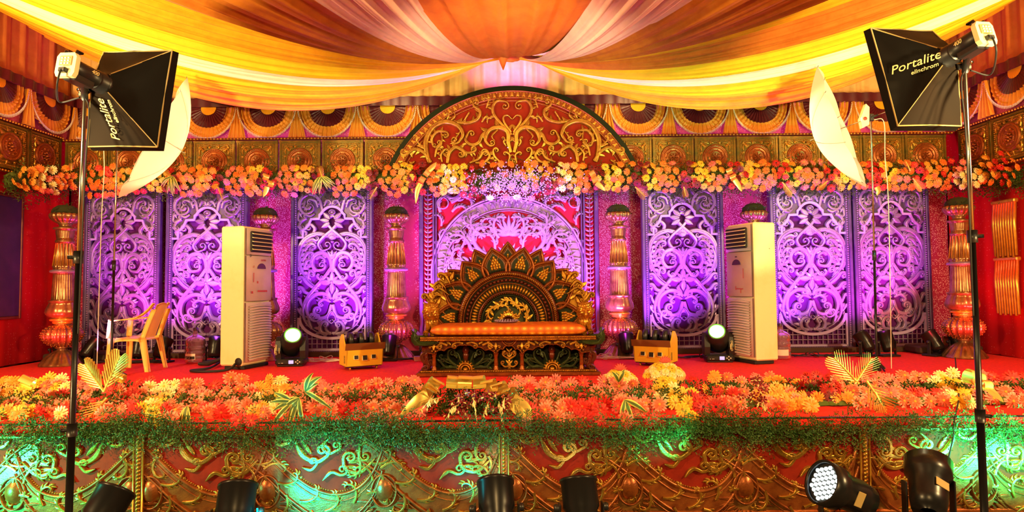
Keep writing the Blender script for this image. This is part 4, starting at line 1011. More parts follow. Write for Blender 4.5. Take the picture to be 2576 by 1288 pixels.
# silver platter left on the seat
t = thing('platter', 'small round white metal platter lying on the orange sofa seat', 'platter', (sx0.x - .02, 7.30 + .42, SZ + .578))
g = G(); lathe(g, [(.0, .0), (.08, .0), (.11, .006), (.15, .022), (.152, .026), (.11, .012), (.08, .006), (.0, .006)], 36); g.build('dish', M['silver'], t)
g = G()
for i in range(26):
    a = i * 2 * PI / 26; lathe(g, [(.0001, .014), (.012, .008), (.012, -.002), (.0001, -.008)], 6, (.138 * math.cos(a), .138 * math.sin(a), .026))
g.build('scalloped_rim', M['silver'], t)
# ------------------------------------------------------------------ air conditioners
def air_con(label, loc, rotz, mirror, marks):
    """tower unit; front faces -y, width .54, depth .38, origin at the floor under the front corner nearest the camera"""
    t = thing('air_conditioner', label, 'air conditioner', loc, rotz, 'tower air conditioners')
    s = -1 if mirror else 1                      # body extends to s * x
    W, D, H = .56, .37, 1.80
    g = G(); box(g, (s * W / 2, D / 2 + .03, H / 2 + .03), (W, D - .04, H - .03), .018); g.build('cabinet', M['cream'], t)
    g = G(); box(g, (s * W / 2, D / 2, .02), (W - .06, D - .08, .04), .005); g.build('plinth', M['rubber'], t)
    def bowed(z0, z1, m, name, b=.035):
        g = G(); P = []
        for z in (z0, z0 + .004, z1 - .004, z1): P.append([(s * (W / 2 + u * (W / 2 - .022)), .03 - b * (1 - u * u) - .012 + (.012 if z in (z0, z1) else 0), z) for u in np.linspace(-1, 1, 17)])
        sheet(g, P)
        g.add([(s * .022, .04, z0), (s * (W - .022), .04, z0), (s * (W - .022), .04, z1), (s * .022, .04, z1)], [np.array([[0, 1, 2, 3]])]); return g.build(name, m, t)
    bowed(.86, 1.44, M['greyplastic'], 'middle_panel'); bowed(.09, .84, M['greyplastic'], 'intake_panel', .03); bowed(1.45, 1.79, M['greyplastic'], 'outlet_surround', .03)
    # air outlet with blades
    g = G(); box(g, (s * W / 2, -.012, 1.62), (W * .76, .03, .27), .012); o = g.build('outlet', M['slot'], t)
    for k in range(5):
        g = G(); box(g, (s * W / 2, -.035, 1.52 + k * .05), (W * .73, .028, .008), .002, 0, Matrix.Rotation(.35, 3, 'X')); g.build('blade', M['cream'], o)
    for k in range(21):                          # curved intake slats
        z = .13 + k * .0335; g = G()
        p = [(s * (W / 2 + u * (W / 2 - .05)), -.002 - .034 * (1 - u * u), z - .018 * u * u) for u in np.linspace(-1, 1, 11)]
        sheet(g, [[(x, y - .012, zz - .004) for x, y, zz in p], [(x, y - .018, zz + .008) for x, y, zz in p], [(x, y + .006, zz + .020) for x, y, zz in p]]); g.build('intake_slat', M['greyplastic'], t)
        g = G(); sheet(g, [[(x, y - .0065, zz + .009) for x, y, zz in p], [(x, y - .0065, zz + .017) for x, y, zz in p]]); g.build('intake_slot', M['slot'], t) if k % 1 == 0 else None
    g = G(); pts = [(s * W / 2 + .085 * math.cos(a), 1.275 + .07 * math.sin(a)) for a in np.linspace(0, PI, 16)]; prism(g, pts, -.024, -.012); g.build('display_window', mat('violet_display', (.10, .05, .16), .15), t)
    for (x, z, w_, h_) in marks:
        g = G(); box(g, (s * x, -.0225 if .1 < x < .46 else -.016, z), (w_, .003, h_), .001); g.build('scuff_mark', M['redink'], t)
    return t
p = unz(617, 931, SZ)
ac1 = air_con('cream tower air conditioner with a dark hose, left of the left moving head light', (p.x, p.y, SZ), math.radians(76), False, [(.12, 1.16, .012, .12), (.30, .985, .20, .022), (.1, .97, .03, .03), (.2, 1.1, .02, .03), (.12, 1.3, .01, .03)])
lettering('D', .05, M['ink'], ac1, (.05, -.012, 1.42), (1, 0, 0), (0, 0, 1)); lettering('LLOYD', .034, M['redink'], ac1, (.26, -.0235, 1.375), (1, 0, 0), (0, 0, 1))
g = G(); lathe(g, [(.05, 0), (.05, .004), (.001, .005)], 20, (0, 0, 0), None, 0, Matrix.Translation((.0, .10, .10)) @ Matrix.Rotation(-PI / 2, 4, 'Y')); g.build('hose_hole', M['slot'], ac1)
p = unz(1897, 918, SZ)
ac2 = air_con('cream tower air conditioner right of the right moving head light, water jug behind it', (p.x, p.y, SZ), math.radians(-73), True, [(.14, 1.16, .010, .13), (.22, .96, .14, .012), (.2, .93, .012, .05), (.3, .97, .012, .05)])
g = G(); box(g, (-.28, -.022, 1.38), (.04, .004, .012), .001); g.build('badge', M['ink'], ac2)
g = G(); box(g, (-.002, .28, 1.475), (.004, .016, .014), .001); g.build('badge', M['ink'], ac2)
# dark drain hose of the left unit
q = unz(613, 925, SZ); a_ = unz(560, 916, SZ); b_ = unz(480, 936, SZ); c_ = unz(580, 934, SZ)
g = G(); hp = cr([(q.x - .06, q.y + .05, SZ + .1), (q.x - .14, q.y - .03, SZ + .12), (a_.x, a_.y, SZ + .05), (b_.x + .12, b_.y + .25, SZ + .02), (b_.x, b_.y, SZ + .018), (b_.x + .2, b_.y - .1, SZ + .018), (c_.x, c_.y - .05, SZ + .03), (q.x - .07, q.y - .005, SZ + .11)], 8); tube(g, hp, .016, 8)
tag(g.build('drain_hose', M['rubber']), 'dark looped drain hose on the carpet at the foot of the left air conditioner', 'hose')
g = G(); tube(g, [(q.x - .05, q.y + .05, SZ + .1), (q.x - .3, q.y + .12, SZ + .12), (q.x - .5, q.y + .1, SZ + .04), (q.x - .72, q.y + .3, SZ + .02)], [.026, .028, .026, .022], 10)
tag(g.build('insulated_pipe', M['rubber']), 'thick black insulated pipe leaving the left air conditioner', 'pipe')

# ------------------------------------------------------------------ moving head lights
def moving_head(label, loc, rotz, s):
    t = thing('moving_head_light', label, 'stage light', loc, rotz, 'moving head lights on the stage')
    g = G(); box(g, (0, 0, .055), (.37, .30, .075), .02); box(g, (0, 0, .012), (.33, .26, .024), .006); b = g.build('base', M['black'], t)
    g = G(); P = [(-.18, -.155), (.18, -.155), (.165, -.12), (-.165, -.12)]; box(g, (0, -.146, .058), (.33, .02, .058), .008); fp = g.build('control_panel', M['black'], t)
    g = G(); box(g, (.02, -.158, .058), (.062, .006, .046), .002); sc_ = g.build('screen', M['lcd'], fp)
    for dx, dz in ((0, .02), (0, -.02), (.024, 0), (-.024, 0)):
        g = G(); lathe(g, [(.0085, 0), (.0085, .006), (.001, .008)], 10, (0, 0, 0), None, 0, Matrix.Translation((.105 + dx, -.157, .058 + dz)) @ Matrix.Rotation(PI / 2, 4, 'X')); g.build('button', M['whiteink'], fp)
    for dx in (-.13, -.1, -.085):
        g = G(); lathe(g, [(.005, 0), (.005, .004), (.001, .005)], 8, (0, 0, 0), None, 0, Matrix.Translation((dx, -.157, .046)) @ Matrix.Rotation(PI / 2, 4, 'X')); g.build('indicator', M['whiteink'], fp)
    for sx in (-1, 1):
        g = G(); prism(g, [(-.0, .0)] and [(-.10, .09), (.10, .09), (.12, .2), (.10, .33), (.05, .38), (-.05, .38), (-.10, .33), (-.12, .2)], -.035, .035)
        v = g.V(); g.v = [np.c_[v[:, 1] + sx * .155, v[:, 0], v[:, 2]]]; a = g.build('yoke_arm', M['black'], t)
    # head: rounded drum tilted up, lens at its end
    R = Matrix.Translation((0, .0, .30)) @ Matrix.Rotation(s * math.radians(14), 4, 'Z') @ Matrix.Rotation(math.radians(58), 4, 'X')
    g = G(); lathe(g, [(.02, -.17), (.12, -.165), (.150, -.12), (.156, 0), (.150, .10), (.124, .18), (.108, .2), (.09, .2), (.088, .185)], 36, (0, 0, 0), None, 0, R); hd = g.build('head', M['black'], t)
    g = G(); lathe(g, [(.105, .196), (.108, .210), (.098, .214), (.090, .2)], 36, (0, 0, 0), None, 0, R); g.build('lens_rim', M['lensrim'], hd)
    g = G(); lathe(g, [(.001, .206), (.05, .205), (.092, .200)], 30, (0, 0, 0), None, 0, R); g.build('lens', M['lens'], hd)
    for k, w_ in enumerate((.012, .012, .012)):
        g = G(); box(g, (0, -.124, .93 * .12 + k * .0), (.001, .001, .001)); break
    lettering('OTTERO', .034, M['goldink'], t, (-s * .165, -.127, .15), (0, 0, 1), (-1, 0, 0))
    for dx in (-.022, .034):
        g = G(); box(g, (-s * .165 - dx + .006, -.1265, .205), (.006, .002, .07), .0005); g.build('badge_line', M['goldink'], t)
    return t
p = unz(728, 921, SZ); moving_head('black moving head light with lit lens between left air conditioner and left bubble machine', (p.x, p.y + .1, SZ), .12, 1)
p = unz(1813, 911, SZ); moving_head('black moving head light with lit lens between right bubble machine and right air conditioner', (p.x, p.y + .1, SZ), -.12, -1)

# ------------------------------------------------------------------ bubble machines
def bubble_machine(label, loc, rotz, s):
    t = thing('bubble_machine', label, 'bubble machine', loc, rotz, 'yellow bubble machines')
    side = [(-.14, .05), (.18, .05), (.19, .34), (.10, .43), (.02, .44), (-.06, .33), (-.17, .25)]   # y,z profile
    W = .46
    for sx in (-1, 1):
        g = G(); prism(g, side, 0, .012); v = g.V(); g.v = [np.c_[sx * (W / 2 - .006) + (v[:, 1] - .006), v[:, 0], v[:, 2]]]; sp = g.build('side_panel', M['yellowcase'], t)
        for k in range(7):
            g = G(); box(g, (sx * (W / 2 + .002), -.085 + .012, .09 + k * .014), (.004, .05, .006), .001); g.build('vent_slit', M['slot'], sp)
    g = G(); sheet(g, [[(-W / 2, -.14, .05), (W / 2, -.14, .05)], [(-W / 2, -.17, .25), (W / 2, -.17, .25)]]); sheet(g, [[(-W / 2, -.13, .05), (W / 2, -.13, .05)], [(-W / 2, -.158, .25), (W / 2, -.158, .25)]])
    fr = g.build('front_panel', M['yellowcase'], t)
    for dx, w_, h_, z in ((-.11, .05, .045, .16), (0, .055, .058, .15), (.11, .05, .045, .16)):
        g = G(); box(g, (dx, -.156 - (z - .15) * .15, z), (w_ + .012, .012, h_ + .012), .002, 0, Matrix.Rotation(-.15, 3, 'X')); fm = g.build('switch_frame', M['cream'], fr)
        g = G(); box(g, (dx, -.160 - (z - .15) * .15, z), (w_, .012, h_), .002, 0, Matrix.Rotation(-.15, 3, 'X')); g.build('switch', M['slot'], fm)
    g = G(); sheet(g, [[(-W / 2 - .02, -.172, .25), (W / 2 + .02, -.172, .25)], [(-W / 2 - .02, -.20, .335), (W / 2 + .02, -.20, .335)]]); sheet(g, [[(-W / 2 - .02, -.166, .25), (W / 2 + .02, -.166, .25)], [(-W / 2 - .02, -.194, .335), (W / 2 + .02, -.194, .335)]])
    g.build('tray_flap', M['brownflap'], t)
    g = G(); box(g, (0, .02, .045), (W - .02, .3, .012), .002); box(g, (0, .182, .2), (W - .02, .012, .29), .002); box(g, (0, .01, .3), (W - .03, .26, .02), .002); g.build('inner_case', M['slot'], t)
    for k in range(3):
        g = G(); lathe(g, [(.03, -.03), (.095, -.025), (.095, .025), (.03, .03)], 18, (0, 0, 0), None, 0, Matrix.Translation(((k - 1) * .13, .04, .36)) @ Matrix.Rotation(PI / 2, 4, 'Y')); g.build('bubble_wheel', M['black'], t)
    g = G(); box(g, (0, .12, .445), (.12, .03, .012), .004); g.build('handle', M['chrome'], t)
    for x in (-.17, .17):
        for y in (-.09, .13):
            g = G(); box(g, (x, y, .042), (.02, .02, .02), .002); lathe(g, [(.006, -.011), (.02, -.009), (.02, .009), (.006, .011)], 14, (0, 0, 0), None, 0, Matrix.Translation((x, y, .02)) @ Matrix.Rotation(PI / 2, 4, 'Y')); g.build('caster', M['brass'], t)
    return t
p = unz(903, 930, SZ); bubble_machine('yellow bubble machine on casters, left of the sofa', (p.x, p.y + .12, SZ), .52, 1)
p = unz(1655, 922, SZ); bubble_machine('yellow bubble machine standing right of the sofa behind cream bouquets', (p.x, p.y + .12, SZ), -.55, -1)

# ------------------------------------------------------------------ plastic arm chair
def slab(g, P, th):
    """two-sided sheet of thickness th from a grid"""
    P = np.array(P, float); du = np.gradient(P, axis=0); dv = np.gradient(P, axis=1); n = np.cross(du, dv); n /= np.linalg.norm(n, axis=2)[..., None] + 1e-9
    A, B = P - n * th / 2, P + n * th / 2; nu, nv = P.shape[:2]
    q = quads(nu, nv); k = nu * nv; i = lambda a, b: a * nv + b
    rim = [i(0, b) for b in range(nv)] + [i(a, nv - 1) for a in range(1, nu)] + [i(nu - 1, b) for b in range(nv - 2, -1, -1)] + [i(a, 0) for a in range(nu - 2, 0, -1)]
    r2 = rim[1:] + rim[:1]
    return g.add(np.concatenate([A.reshape(-1, 3), B.reshape(-1, 3)]), [q[:, ::-1], q + k, np.array([[a, b, b + k, a + k] for a, b in zip(rim, r2)])])
pc = unz(338, 932, SZ)
t = thing('plastic_chair', 'amber plastic arm chair facing left behind the thin umbrella pole', 'chair', (pc.x, pc.y + .05, SZ), math.radians(-87)); t.scale = (1, .84, 1)
g = G(); slab(g, [[(u * (.20 + .02 * v), -.21 + v * .42, .42 - .02 * (1 - u * u) * math.sin(PI * v) - .03 * v + (-.03 if v < .06 else 0)) for v in np.linspace(0, 1, 14)] for u in np.linspace(-1, 1, 13)], .012); g.build('seat', M['chairplastic'], t)
g = G(); slab(g, [[(u * (.20 + .01 * v) , .20 + .15 * v + .03 * v * v - .05 * u * u, .41 + v * (.44 - .07 * u * u)) for v in np.linspace(0, 1, 14)] for u in np.linspace(-.62, .62, 9)], .012); g.build('backrest', M['chairplastic'], t)
for s in (-1, 1):
    g = G()
    slab(g, [[(s * (.195 + .04 * (1 - v) + du * .032), -.24 + .50 * v + .09 * v ** 4, .645 + .01 * v + .19 * v ** 5.5 - .02 * (1 - v) ** 6) for v in np.linspace(0, 1, 18)] for du in (-1, 0, 1)], .016)
    slab(g, [[(s * (.232 + du * .01), -.245 - .008 * k + du * .036, z) for k, z in enumerate((.65, .57, .5, .42))] for du in (-1, 0, 1)], .014)
    g.build('armrest', M['chairplastic'], t)
    g = G(); slab(g, [[(s * (.215 + .035 * (1 - z / .42)) + 0, -.24 - .03 * (1 - z / .42) + du * (.030 + .018 * z / .42), z) for z in np.linspace(0, .42, 7)] for du in (-1, 0, 1)], .014)
    slab(g, [[(s * (.205 + .035 * (1 - z / .42)) - s * du, -.262 - .03 * (1 - z / .42), z) for z in np.linspace(0, .42, 7)] for du in (-.012, .012, .03)], .012); g.build('front_leg', M['chairplastic'], t)
    g = G(); slab(g, [[(s * (.205 + .03 * (1 - z / .42)), .20 + .09 * (1 - z / .42) + du * (.028 + .024 * z / .42), z) for z in np.linspace(0, .42, 7)] for du in (-1, 0, 1)], .014)
    slab(g, [[(s * (.195 + .03 * (1 - z / .42)) - s * du, .225 + .09 * (1 - z / .42), z) for z in np.linspace(0, .42, 7)] for du in (-.012, .012, .03)], .012); g.build('rear_leg', M['chairplastic'], t)
    g = G(); slab(g, [[(s * .205, -.24 + .46 * v, .41 - .045 * k * (1 + 1.2 * abs(2 * v - 1) ** 4) / 1.5) for v in np.linspace(0, 1, 12)] for k in (0, 1)], .012); g.build('seat_rail', M['chairplastic'], t)
    g = G(); slab(g, [[(s * (.205 - .02 * v) + du * 0, .20 + .13 * v + du * .036 + .02 * v * v, .41 + .36 * v) for v in np.linspace(0, 1, 8)] for du in (-1, 0, 1)], .014); g.build('back_post', M['chairplastic'], t)

# ------------------------------------------------------------------ water jugs
M['jug'] = mat('clear_pink_plastic', (.85, .55, .62), .12, trans=.85, ior=1.25)
def jug(label, loc, m_label):
    t = thing('water_jug', label, 'water jug', loc, 0)
    g = G(); pr = [(.001, .004), (.11, .004), (.128, .02), (.13, .05)]
    for z in (.10, .17, .24): pr += [(.13, z - .018), (.122, z - .006), (.122, z + .006), (.13, z + .018)]
    pr += [(.13, .30), (.12, .335), (.08, .365), (.035, .385), (.028, .40), (.028, .44), (.033, .445), (.033, .452), (.027, .452)]
    lathe(g, pr, 36); g.build('bottle', M['jug'], t)
    g = G(); lathe(g, [(.032, .44), (.034, .475), (.03, .482), (.001, .484)], 20); g.build('cap', M['silverdark'], t)
    g = G(); P = [[(.1315 * math.sin(a), -.1315 * math.cos(a), z) for a in np.linspace(-.75, .45, 12)] for z in (.055, .135)]; sheet(g, P); lb = g.build('paper_label', M['whiteink'], t)
    if m_label:
        g = G(); P = [[(.1325 * math.sin(a), -.1325 * math.cos(a), z) for a in np.linspace(-.7, .4, 12)] for z in (.06, .1)]; sheet(g, P); g.build('black_band', M['ink'], lb)
        lettering('J.P. Rao', .032, M['whiteink'], t, (-.075, -.134, .068), (1, .06, 0), (0, 0, 1), .2); lettering('7396000162', .016, M['whiteink'], t, (-.04, -.136, .034), (1, .06, 0), (0, 0, 1))
    return t
p = unz(480, 915, SZ); jug('clear water jug with a black and white label, left of the left air conditioner', (p.x, p.y + .12, SZ), True)
p = unz(1974, 905, SZ); jug('clear water jug with a blank pale label behind the right air conditioner', (p.x, p.y + .12, SZ), False)

# ------------------------------------------------------------------ flood lamps (par cans)
def par_can(label, loc, rotz, tilt, s=1.0, led=None, group='black flood lamps along the foot of the screens'):
    t = thing('flood_lamp', label, 'stage light', loc, rotz, group)
    R = Matrix.Translation((0, 0, .19 * s)) @ Matrix.Rotation(tilt, 4, 'X')
    g = G(); lathe(g, [(.03 * s, -.13 * s), (.075 * s, -.125 * s), (.085 * s, -.09 * s), (.088 * s, -.02 * s), (.10 * s, .0), (.10 * s, .13 * s), (.107 * s, .135 * s), (.107 * s, .15 * s), (.094 * s, .15 * s), (.09 * s, .12 * s)], 24, (0, 0, 0), None, 0, R); b = g.build('can', M['blackmetal'], t)
    g = G(); lathe(g, [(.001, .122 * s), (.09 * s, .12 * s)], 24, (0, 0, 0), None, 0, R); g.build('lens', M['ledpurple'] if led is None else led, b)
    for sx in (-1, 1):
        g = G(); box(g, (sx * .12 * s, 0, .115 * s), (.012 * s, .045 * s, .20 * s), .003); g.build('bracket_arm', M['black'], t)
        g = G(); lathe(g, [(.02 * s, 0), (.024 * s, .01 * s), (.02 * s, .024 * s), (.001, .026 * s)], 12, (0, 0, 0), None, 0, Matrix.Translation((sx * .126 * s, 0, .19 * s)) @ Matrix.Rotation(sx * PI / 2, 4, 'Y')); g.build('knob', M['black'], t)
    g = G(); box(g, (0, 0, .012 * s), (.26 * s, .2 * s, .024 * s), .004); g.build('bracket_foot', M['black'], t)
    return t
for px, py, rz, ti, lb in ((152, 898, .3, -.45, 'black flood lamp at the foot of the left corner pillar'), (228, 890, -.5, -.7, 'black flood lamp tilted right beside the left corner pillar'), (347, 893, .2, -.5, 'black flood lamp seen under the amber plastic chair'),
                           (407, 893, -.2, -.55, 'black flood lamp between the plastic chair and the water jug'), (541, 893, .1, -.45, 'black flood lamp half hidden behind the left edge of the air conditioner with the hose'), (978, 898, .0, -.4, 'black flood lamp in front of the pillar left of the sofa'),
                           (1577, 897, .0, -.4, 'black flood lamp in front of the pillar right of the sofa'), (2178, 878, .5, -.6, 'black flood lamp tilted left beside the right umbrella pole'), (2232, 877, .1, -.4, 'black upright flood lamp just right of the right umbrella pole'),
                           (2350, 876, .45, -.6, 'black flood lamp tilted left near the right corner pillar'), (2410, 876, 0, -.4, 'black upright flood lamp at the foot of the right corner pillar')):
    p = un(px, py, 8.95); par_can(lb, (p.x, 8.95, SZ), rz, ti, 1.0)
CY = M['led']
for x, y, rz, ti, lb in ((-2.78, 4.35, -.3, -.7, 'black flood lamp on the hall floor before the left end of the stage front'), (-1.9, 4.4, .2, -.6, 'black flood lamp on the hall floor left of the stage centre'), (-.12, 4.45, .1, -.7, 'black flood lamp on the hall floor below the ribbon spray'), (.46, 4.45, .1, -.5, 'black flood lamp on the hall floor right of the stage centre')):
    par_can(lb, (x, y, 0), rz, ti, 1.25, CY, 'black flood lamps on the hall floor')
# two larger lamps at the lower right: one shows its cluster of lit leds
def led_par(label, loc, R, face):
    t = thing('led_wash_light', label, 'stage light', loc, 0, 'larger wash lights on the hall floor')
    g = G(); lathe(g, [(.05, -.2), (.10, -.19), (.115, -.1), (.12, .05), (.145, .08), (.15, .2), (.135, .2), (.13, .17)], 30, (0, 0, .36), None, 0, R); b = g.build('can', M['blackmetal'], t)
    Rt = Matrix.Translation((0, 0, .36)) @ R
    for i in range(-3, 4):
        for j in range(-3, 4):
            x, y = i * .036 + (j % 2) * .018, j * .032
            if x * x + y * y < .115 ** 2:
                g = G(); lathe(g, [(.001, .012), (.012, .008), (.014, 0)], 8, (x, y, .172)); v = g.V(); A = np.array(Rt); g.v = [v @ A[:3, :3].T + A[:3, 3]]; g.build('led', M['led'], b)
    g = G(); lathe(g, [(.001, .17), (.13, .171)], 24); v = g.V(); A = np.array(Rt); g.v = [v @ A[:3, :3].T + A[:3, 3]]; g.build('face_plate', M['black'], b)
    g = G(); box(g, (0, .0, .06), (.1, .005, .06), .002); v = g.V(); g.v = [(v + [0, -.118, -.08]) @ np.array(R.to_3x3()).T + [0, 0, .36]]; g.build('rating_plate', M['piping'], b)
    for sx in (-1, 1):
        g = G(); box(g, (sx * .165, 0, .2), (.014, .06, .4), .004); g.build('bracket_arm', M['black'], t)
    g = G(); box(g, (0, 0, .012), (.36, .3, .024), .005); g.build('bracket_foot', M['black'], t)
    return t
p = un(2125, 1215, 4.35); led_par('black wash light with dots of lit diodes turned to the left, at the lower right', (p.x, 4.35, 0), Matrix.Rotation(math.radians(-66), 4, 'Y') @ Matrix.Rotation(math.radians(12), 4, 'X'), 1)
p = un(2335, 1215, 4.45); led_par('black wash light with its back turned, washing the right stage front green', (p.x, 4.45, 0), Matrix.Rotation(math.radians(32), 4, 'Y') @ Matrix.Rotation(math.radians(-38), 4, 'X'), 1)

# ------------------------------------------------------------------ studio lights with softboxes
def studio_light(label, s, foot_px, clamp_px, Y, ring, axis, roll, half, text_face):
    """s = -1 left, 1 right; ring = centre of the softbox's rear ring"""
    t = thing('studio_light', label, 'studio light', (0, 0, 0), 0, 'studio lights with black softboxes')
    top = un(*clamp_px, Y); ft = un(*foot_px, Y); d = ft - top; k = -top.z / d.z; base = top + d * k
    t.location = base; off = -base
    def at(p): return Vector(p) + off
    g = G(); P = [base, base.lerp(top, .30)]; tube(g, [at(p) for p in P], .022, 14); g.build('lower_pole', M['blackmetal'], t)
    g = G(); tube(g, [at(base.lerp(top, .29)), at(base.lerp(top, .66))], .0175, 14); g.build('middle_pole', M['blackmetal'], t)
    g = G(); tube(g, [at(base.lerp(top, .65)), at(top)], .013, 12); g.build('upper_pole', M['chrome'], t)
    for f in (.30, .66):
        g = G(); q = base.lerp(top, f); tube(g, [at(q + Vector((0, 0, -.04))), at(q + Vector((0, 0, .04)))], .029, 14); tube(g, [at(q), at(q + Vector((s * .05, -.03, 0)))], .012, 8); g.build('collar', M['black'], t)
    for a in (.4, .4 + 2.09, .4 + 4.19):
        g = G(); tube(g, [at(base + Vector((0, 0, .34))), at(base + Vector((.26 * math.cos(a), .26 * math.sin(a), .02)))], .012, 8); g.build('tripod_leg', M['blackmetal'], t)
    ax = Vector(axis).normalized(); up = Vector((0, 0, 1)); up = (up - ax * up.dot(ax)).normalized(); sd = up.cross(ax)
    up, sd = up * math.cos(roll) - sd * math.sin(roll), sd * math.cos(roll) + up * math.sin(roll)
    Rg = un(*ring, Y)
    B = Matrix((sd, up, ax)).transposed().to_4x4(); B.translation = Rg + off     # local z = axis
    def put(g): A = np.array(B); v = g.V(); g.v = [v @ A[:3, :3].T + A[:3, 3]]; return g
    # strobe head behind the ring
    g = G(); lathe(g, [(.058, -.06), (.066, -.05), (.066, .0), (.072, .004), (.072, .03), (.06, .034)], 30); hd = put(g).build('speed_ring', M['black'], t)
    g = G(); lathe(g, [(.05, -.24), (.058, -.235), (.06, -.15), (.06, -.055)], 30); box(g, (0, -.055, -.16), (.1, .05, .15), .012); st_ = put(g).build('strobe_head', M['black'], t)
    g = G(); prism(g, [(-.055, -.075), (.055, -.075), (.068, -.05), (.068, .05), (.05, .075), (-.05, .075), (-.068, .05), (-.068, -.05)], 0, .03); v = g.V(); g.v = [np.c_[v[:, 0], v[:, 2], v[:, 1] - .265]]; bp_ = put(g).build('back_plate', M['cream'], st_)
    g = G(); box(g, (0, .022, -.268), (.085, .06, .006), .002); put(g).build('control_panel', M['piping'], bp_)
    for i in range(3):
        for j in range(3):
            g = G(); box(g, ((i - 1) * .022, .038 - j * .017, -.273), (.015, .011, .006), .002); put(g).build('button', M['whiteink'], bp_)
    g = G(); box(g, (0, -.04, -.275), (.05, .03, .03), .006); put(g).build('power_socket', M['black'], bp_)
    g = G(); tube(g, [(-.04, .06, -.25), (-.04, .095, -.24), (-.035, .10, -.2), (.035, .10, -.2), (.04, .095, -.24), (.04, .06, -.25)], .009, 8); put(g).build('carry_handle', M['black'], st_)
    ex = Vector((0, 0, 1)) if s < 0 else Vector((0, 0, -1))
    sidev = Vector((-1, 0, 0)) if (B.to_3x3() @ Vector((-1, 0, 0))).y < 0 else Vector((1, 0, 0))
    lo = lettering('400', .036, M['goldink'], st_, (0, 0, 0), (1, 0, 0), (0, 1, 0), .25)
    z0 = -.14 if s < 0 else -.10
    px_ = sidev * .0612 + Vector((0, .004, z0)); e1 = ex; e2 = sidev.cross(e1)
    lo.matrix_local = B @ (Matrix.Translation(px_) @ Matrix((e1, e2, sidev)).transposed().to_4x4())
    # tilting clamp below the head
    g = G(); hc = B @ Vector((0, -.06, -.12)); tube(g, [at(top), hc], .02, 12); tube(g, [at(top) + Vector((-.03, 0, .02)), at(top) + Vector((.05 * -s, -.02, .05))], .016, 10); g.build('tilt_clamp', M['black'], t)
    g = G(); box(g, tuple(at(top) + Vector((0, -.02, .035))), (.05, .02, .06), .006); lathe(g, [(.014, 0), (.018, .01), (.012, .03)], 12, (0, 0, 0), None, 0, Matrix.Translation(at(top) + Vector((0, -.03, .04))) @ Matrix.Rotation(PI / 2, 4, 'X')); g.build('clamp_plate', M['chrome'], t)
    # softbox: four cloth walls from ring to square front, rim band, seams
    L = .245; r0 = .062; hw, hh = half
    fr = [(-hw, -hh), (hw, -hh), (hw, hh), (-hw, hh)]; rr = [(-r0, -r0), (r0, -r0), (r0, r0), (-r0, r0)]
    sb = None; n_ = []
    for i in range(4):
        a0, a1, b0, b1 = rr[i], rr[(i + 1) % 4], fr[i], fr[(i + 1) % 4]; g = G(); P = []
        for f in np.linspace(0, 1, 14):
            row = []
            for e in np.linspace(0, 1, 12):
                x = (a0[0] * (1 - e) + a1[0] * e) * (1 - f) + (b0[0] * (1 - e) + b1[0] * e) * f; y = (a0[1] * (1 - e) + a1[1] * e) * (1 - f) + (b0[1] * (1 - e) + b1[1] * e) * f
                sag = .045 * math.sin(PI * e) * math.sin(PI * f) + .006 * math.sin(e * 9 + f * 7); c = math.hypot(x, y) + 1e-6; nx, ny = ((0, 1), (-1, 0), (0, -1), (1, 0))[i]
                row.append((x + nx * sag, y + ny * sag, f * L))
            P.append(row)
        sheet(g, P); n = put(g).build('softbox_wall', M['browncloth'] if i == 0 else M['blackcloth'], t); n_.append((n, a0, a1, b0, b1, ((0, 1), (-1, 0), (0, -1), (1, 0))[i]))
    for i in range(4):
        b0, b1 = fr[i], fr[(i + 1) % 4]; g = G(); sheet(g, [[(*b0, L), (*b1, L)], [(b0[0] * 1.03, b0[1] * 1.03, L + .055), (b1[0] * 1.03, b1[1] * 1.03, L + .055)]]); put(g).build('softbox_rim', M['blackcloth'], t)
        g = G(); tube(g, [(*b0, L), ((b0[0] + b1[0]) / 2 * .985, (b0[1] + b1[1]) / 2 * .985, L - .002), (*b1, L)], .005, 6); put(g).build('rim_piping', M['piping'], t)
        g = G(); tube(g, [(*rr[i], 0), tuple(.5 * (rr[i][k_] + fr[i][k_]) * .985 for k_ in (0, 1)) + (L / 2,), (*fr[i], L)], .0035, 6); put(g).build('seam_piping', M['piping'], t)
    g = G(); sheet(g, [[(-hw, -hh, L + .02), (hw, -hh, L + .02)], [(-hw, hh, L + .02), (hw, hh, L + .02)]]); put(g).build('diffuser', M['umbrella'], t)
    # printed lettering on one wall
    n, a0, a1, b0, b1, nn = n_[text_face]
    am = Vector(((a0[0] + a1[0]) / 2, (a0[1] + a1[1]) / 2, 0)); bm = Vector(((b0[0] + b1[0]) / 2, (b0[1] + b1[1]) / 2, L))
    e1 = (am - bm).normalized(); ed = Vector((a1[0] - a0[0], a1[1] - a0[1], 0)).normalized(); nv = e1.cross(ed)
    if nv.dot(Vector((nn[0], nn[1], 0))) > 0: nv = -nv                 # outward
    e2 = nv.cross(e1)
    for txt, size, f, dy in (('Portalite', .082, .13, -.012), ('elinchrom', .038, .46, -.058)):
        lo = lettering(txt, size, M['goldink'], n, (0, 0, 0), (1, 0, 0), (0, 1, 0), .28)
        o_ = bm.lerp(am, f) + e2 * dy - Vector((nn[0], nn[1], 0)) * .004 + nv * .003
        # follow the inward sag of the cloth
        tilt = Matrix.Rotation(0, 4, 'X'); lo.matrix_local = B @ (Matrix.Translation(o_) @ Matrix((e1, e2, nv)).transposed().to_4x4())
        if txt == 'elinchrom':
            for k_ in range(3):
                g = G(); box(g, tuple(Vector((-.034 + k_ * .009, .013, 0))), (.006, .03, .002)); A = np.array(lo.matrix_local); v = g.V(); g.v = [v @ A[:3, :3].T + A[:3, 3]]; g.build('printed_bars', M['goldink'], n)
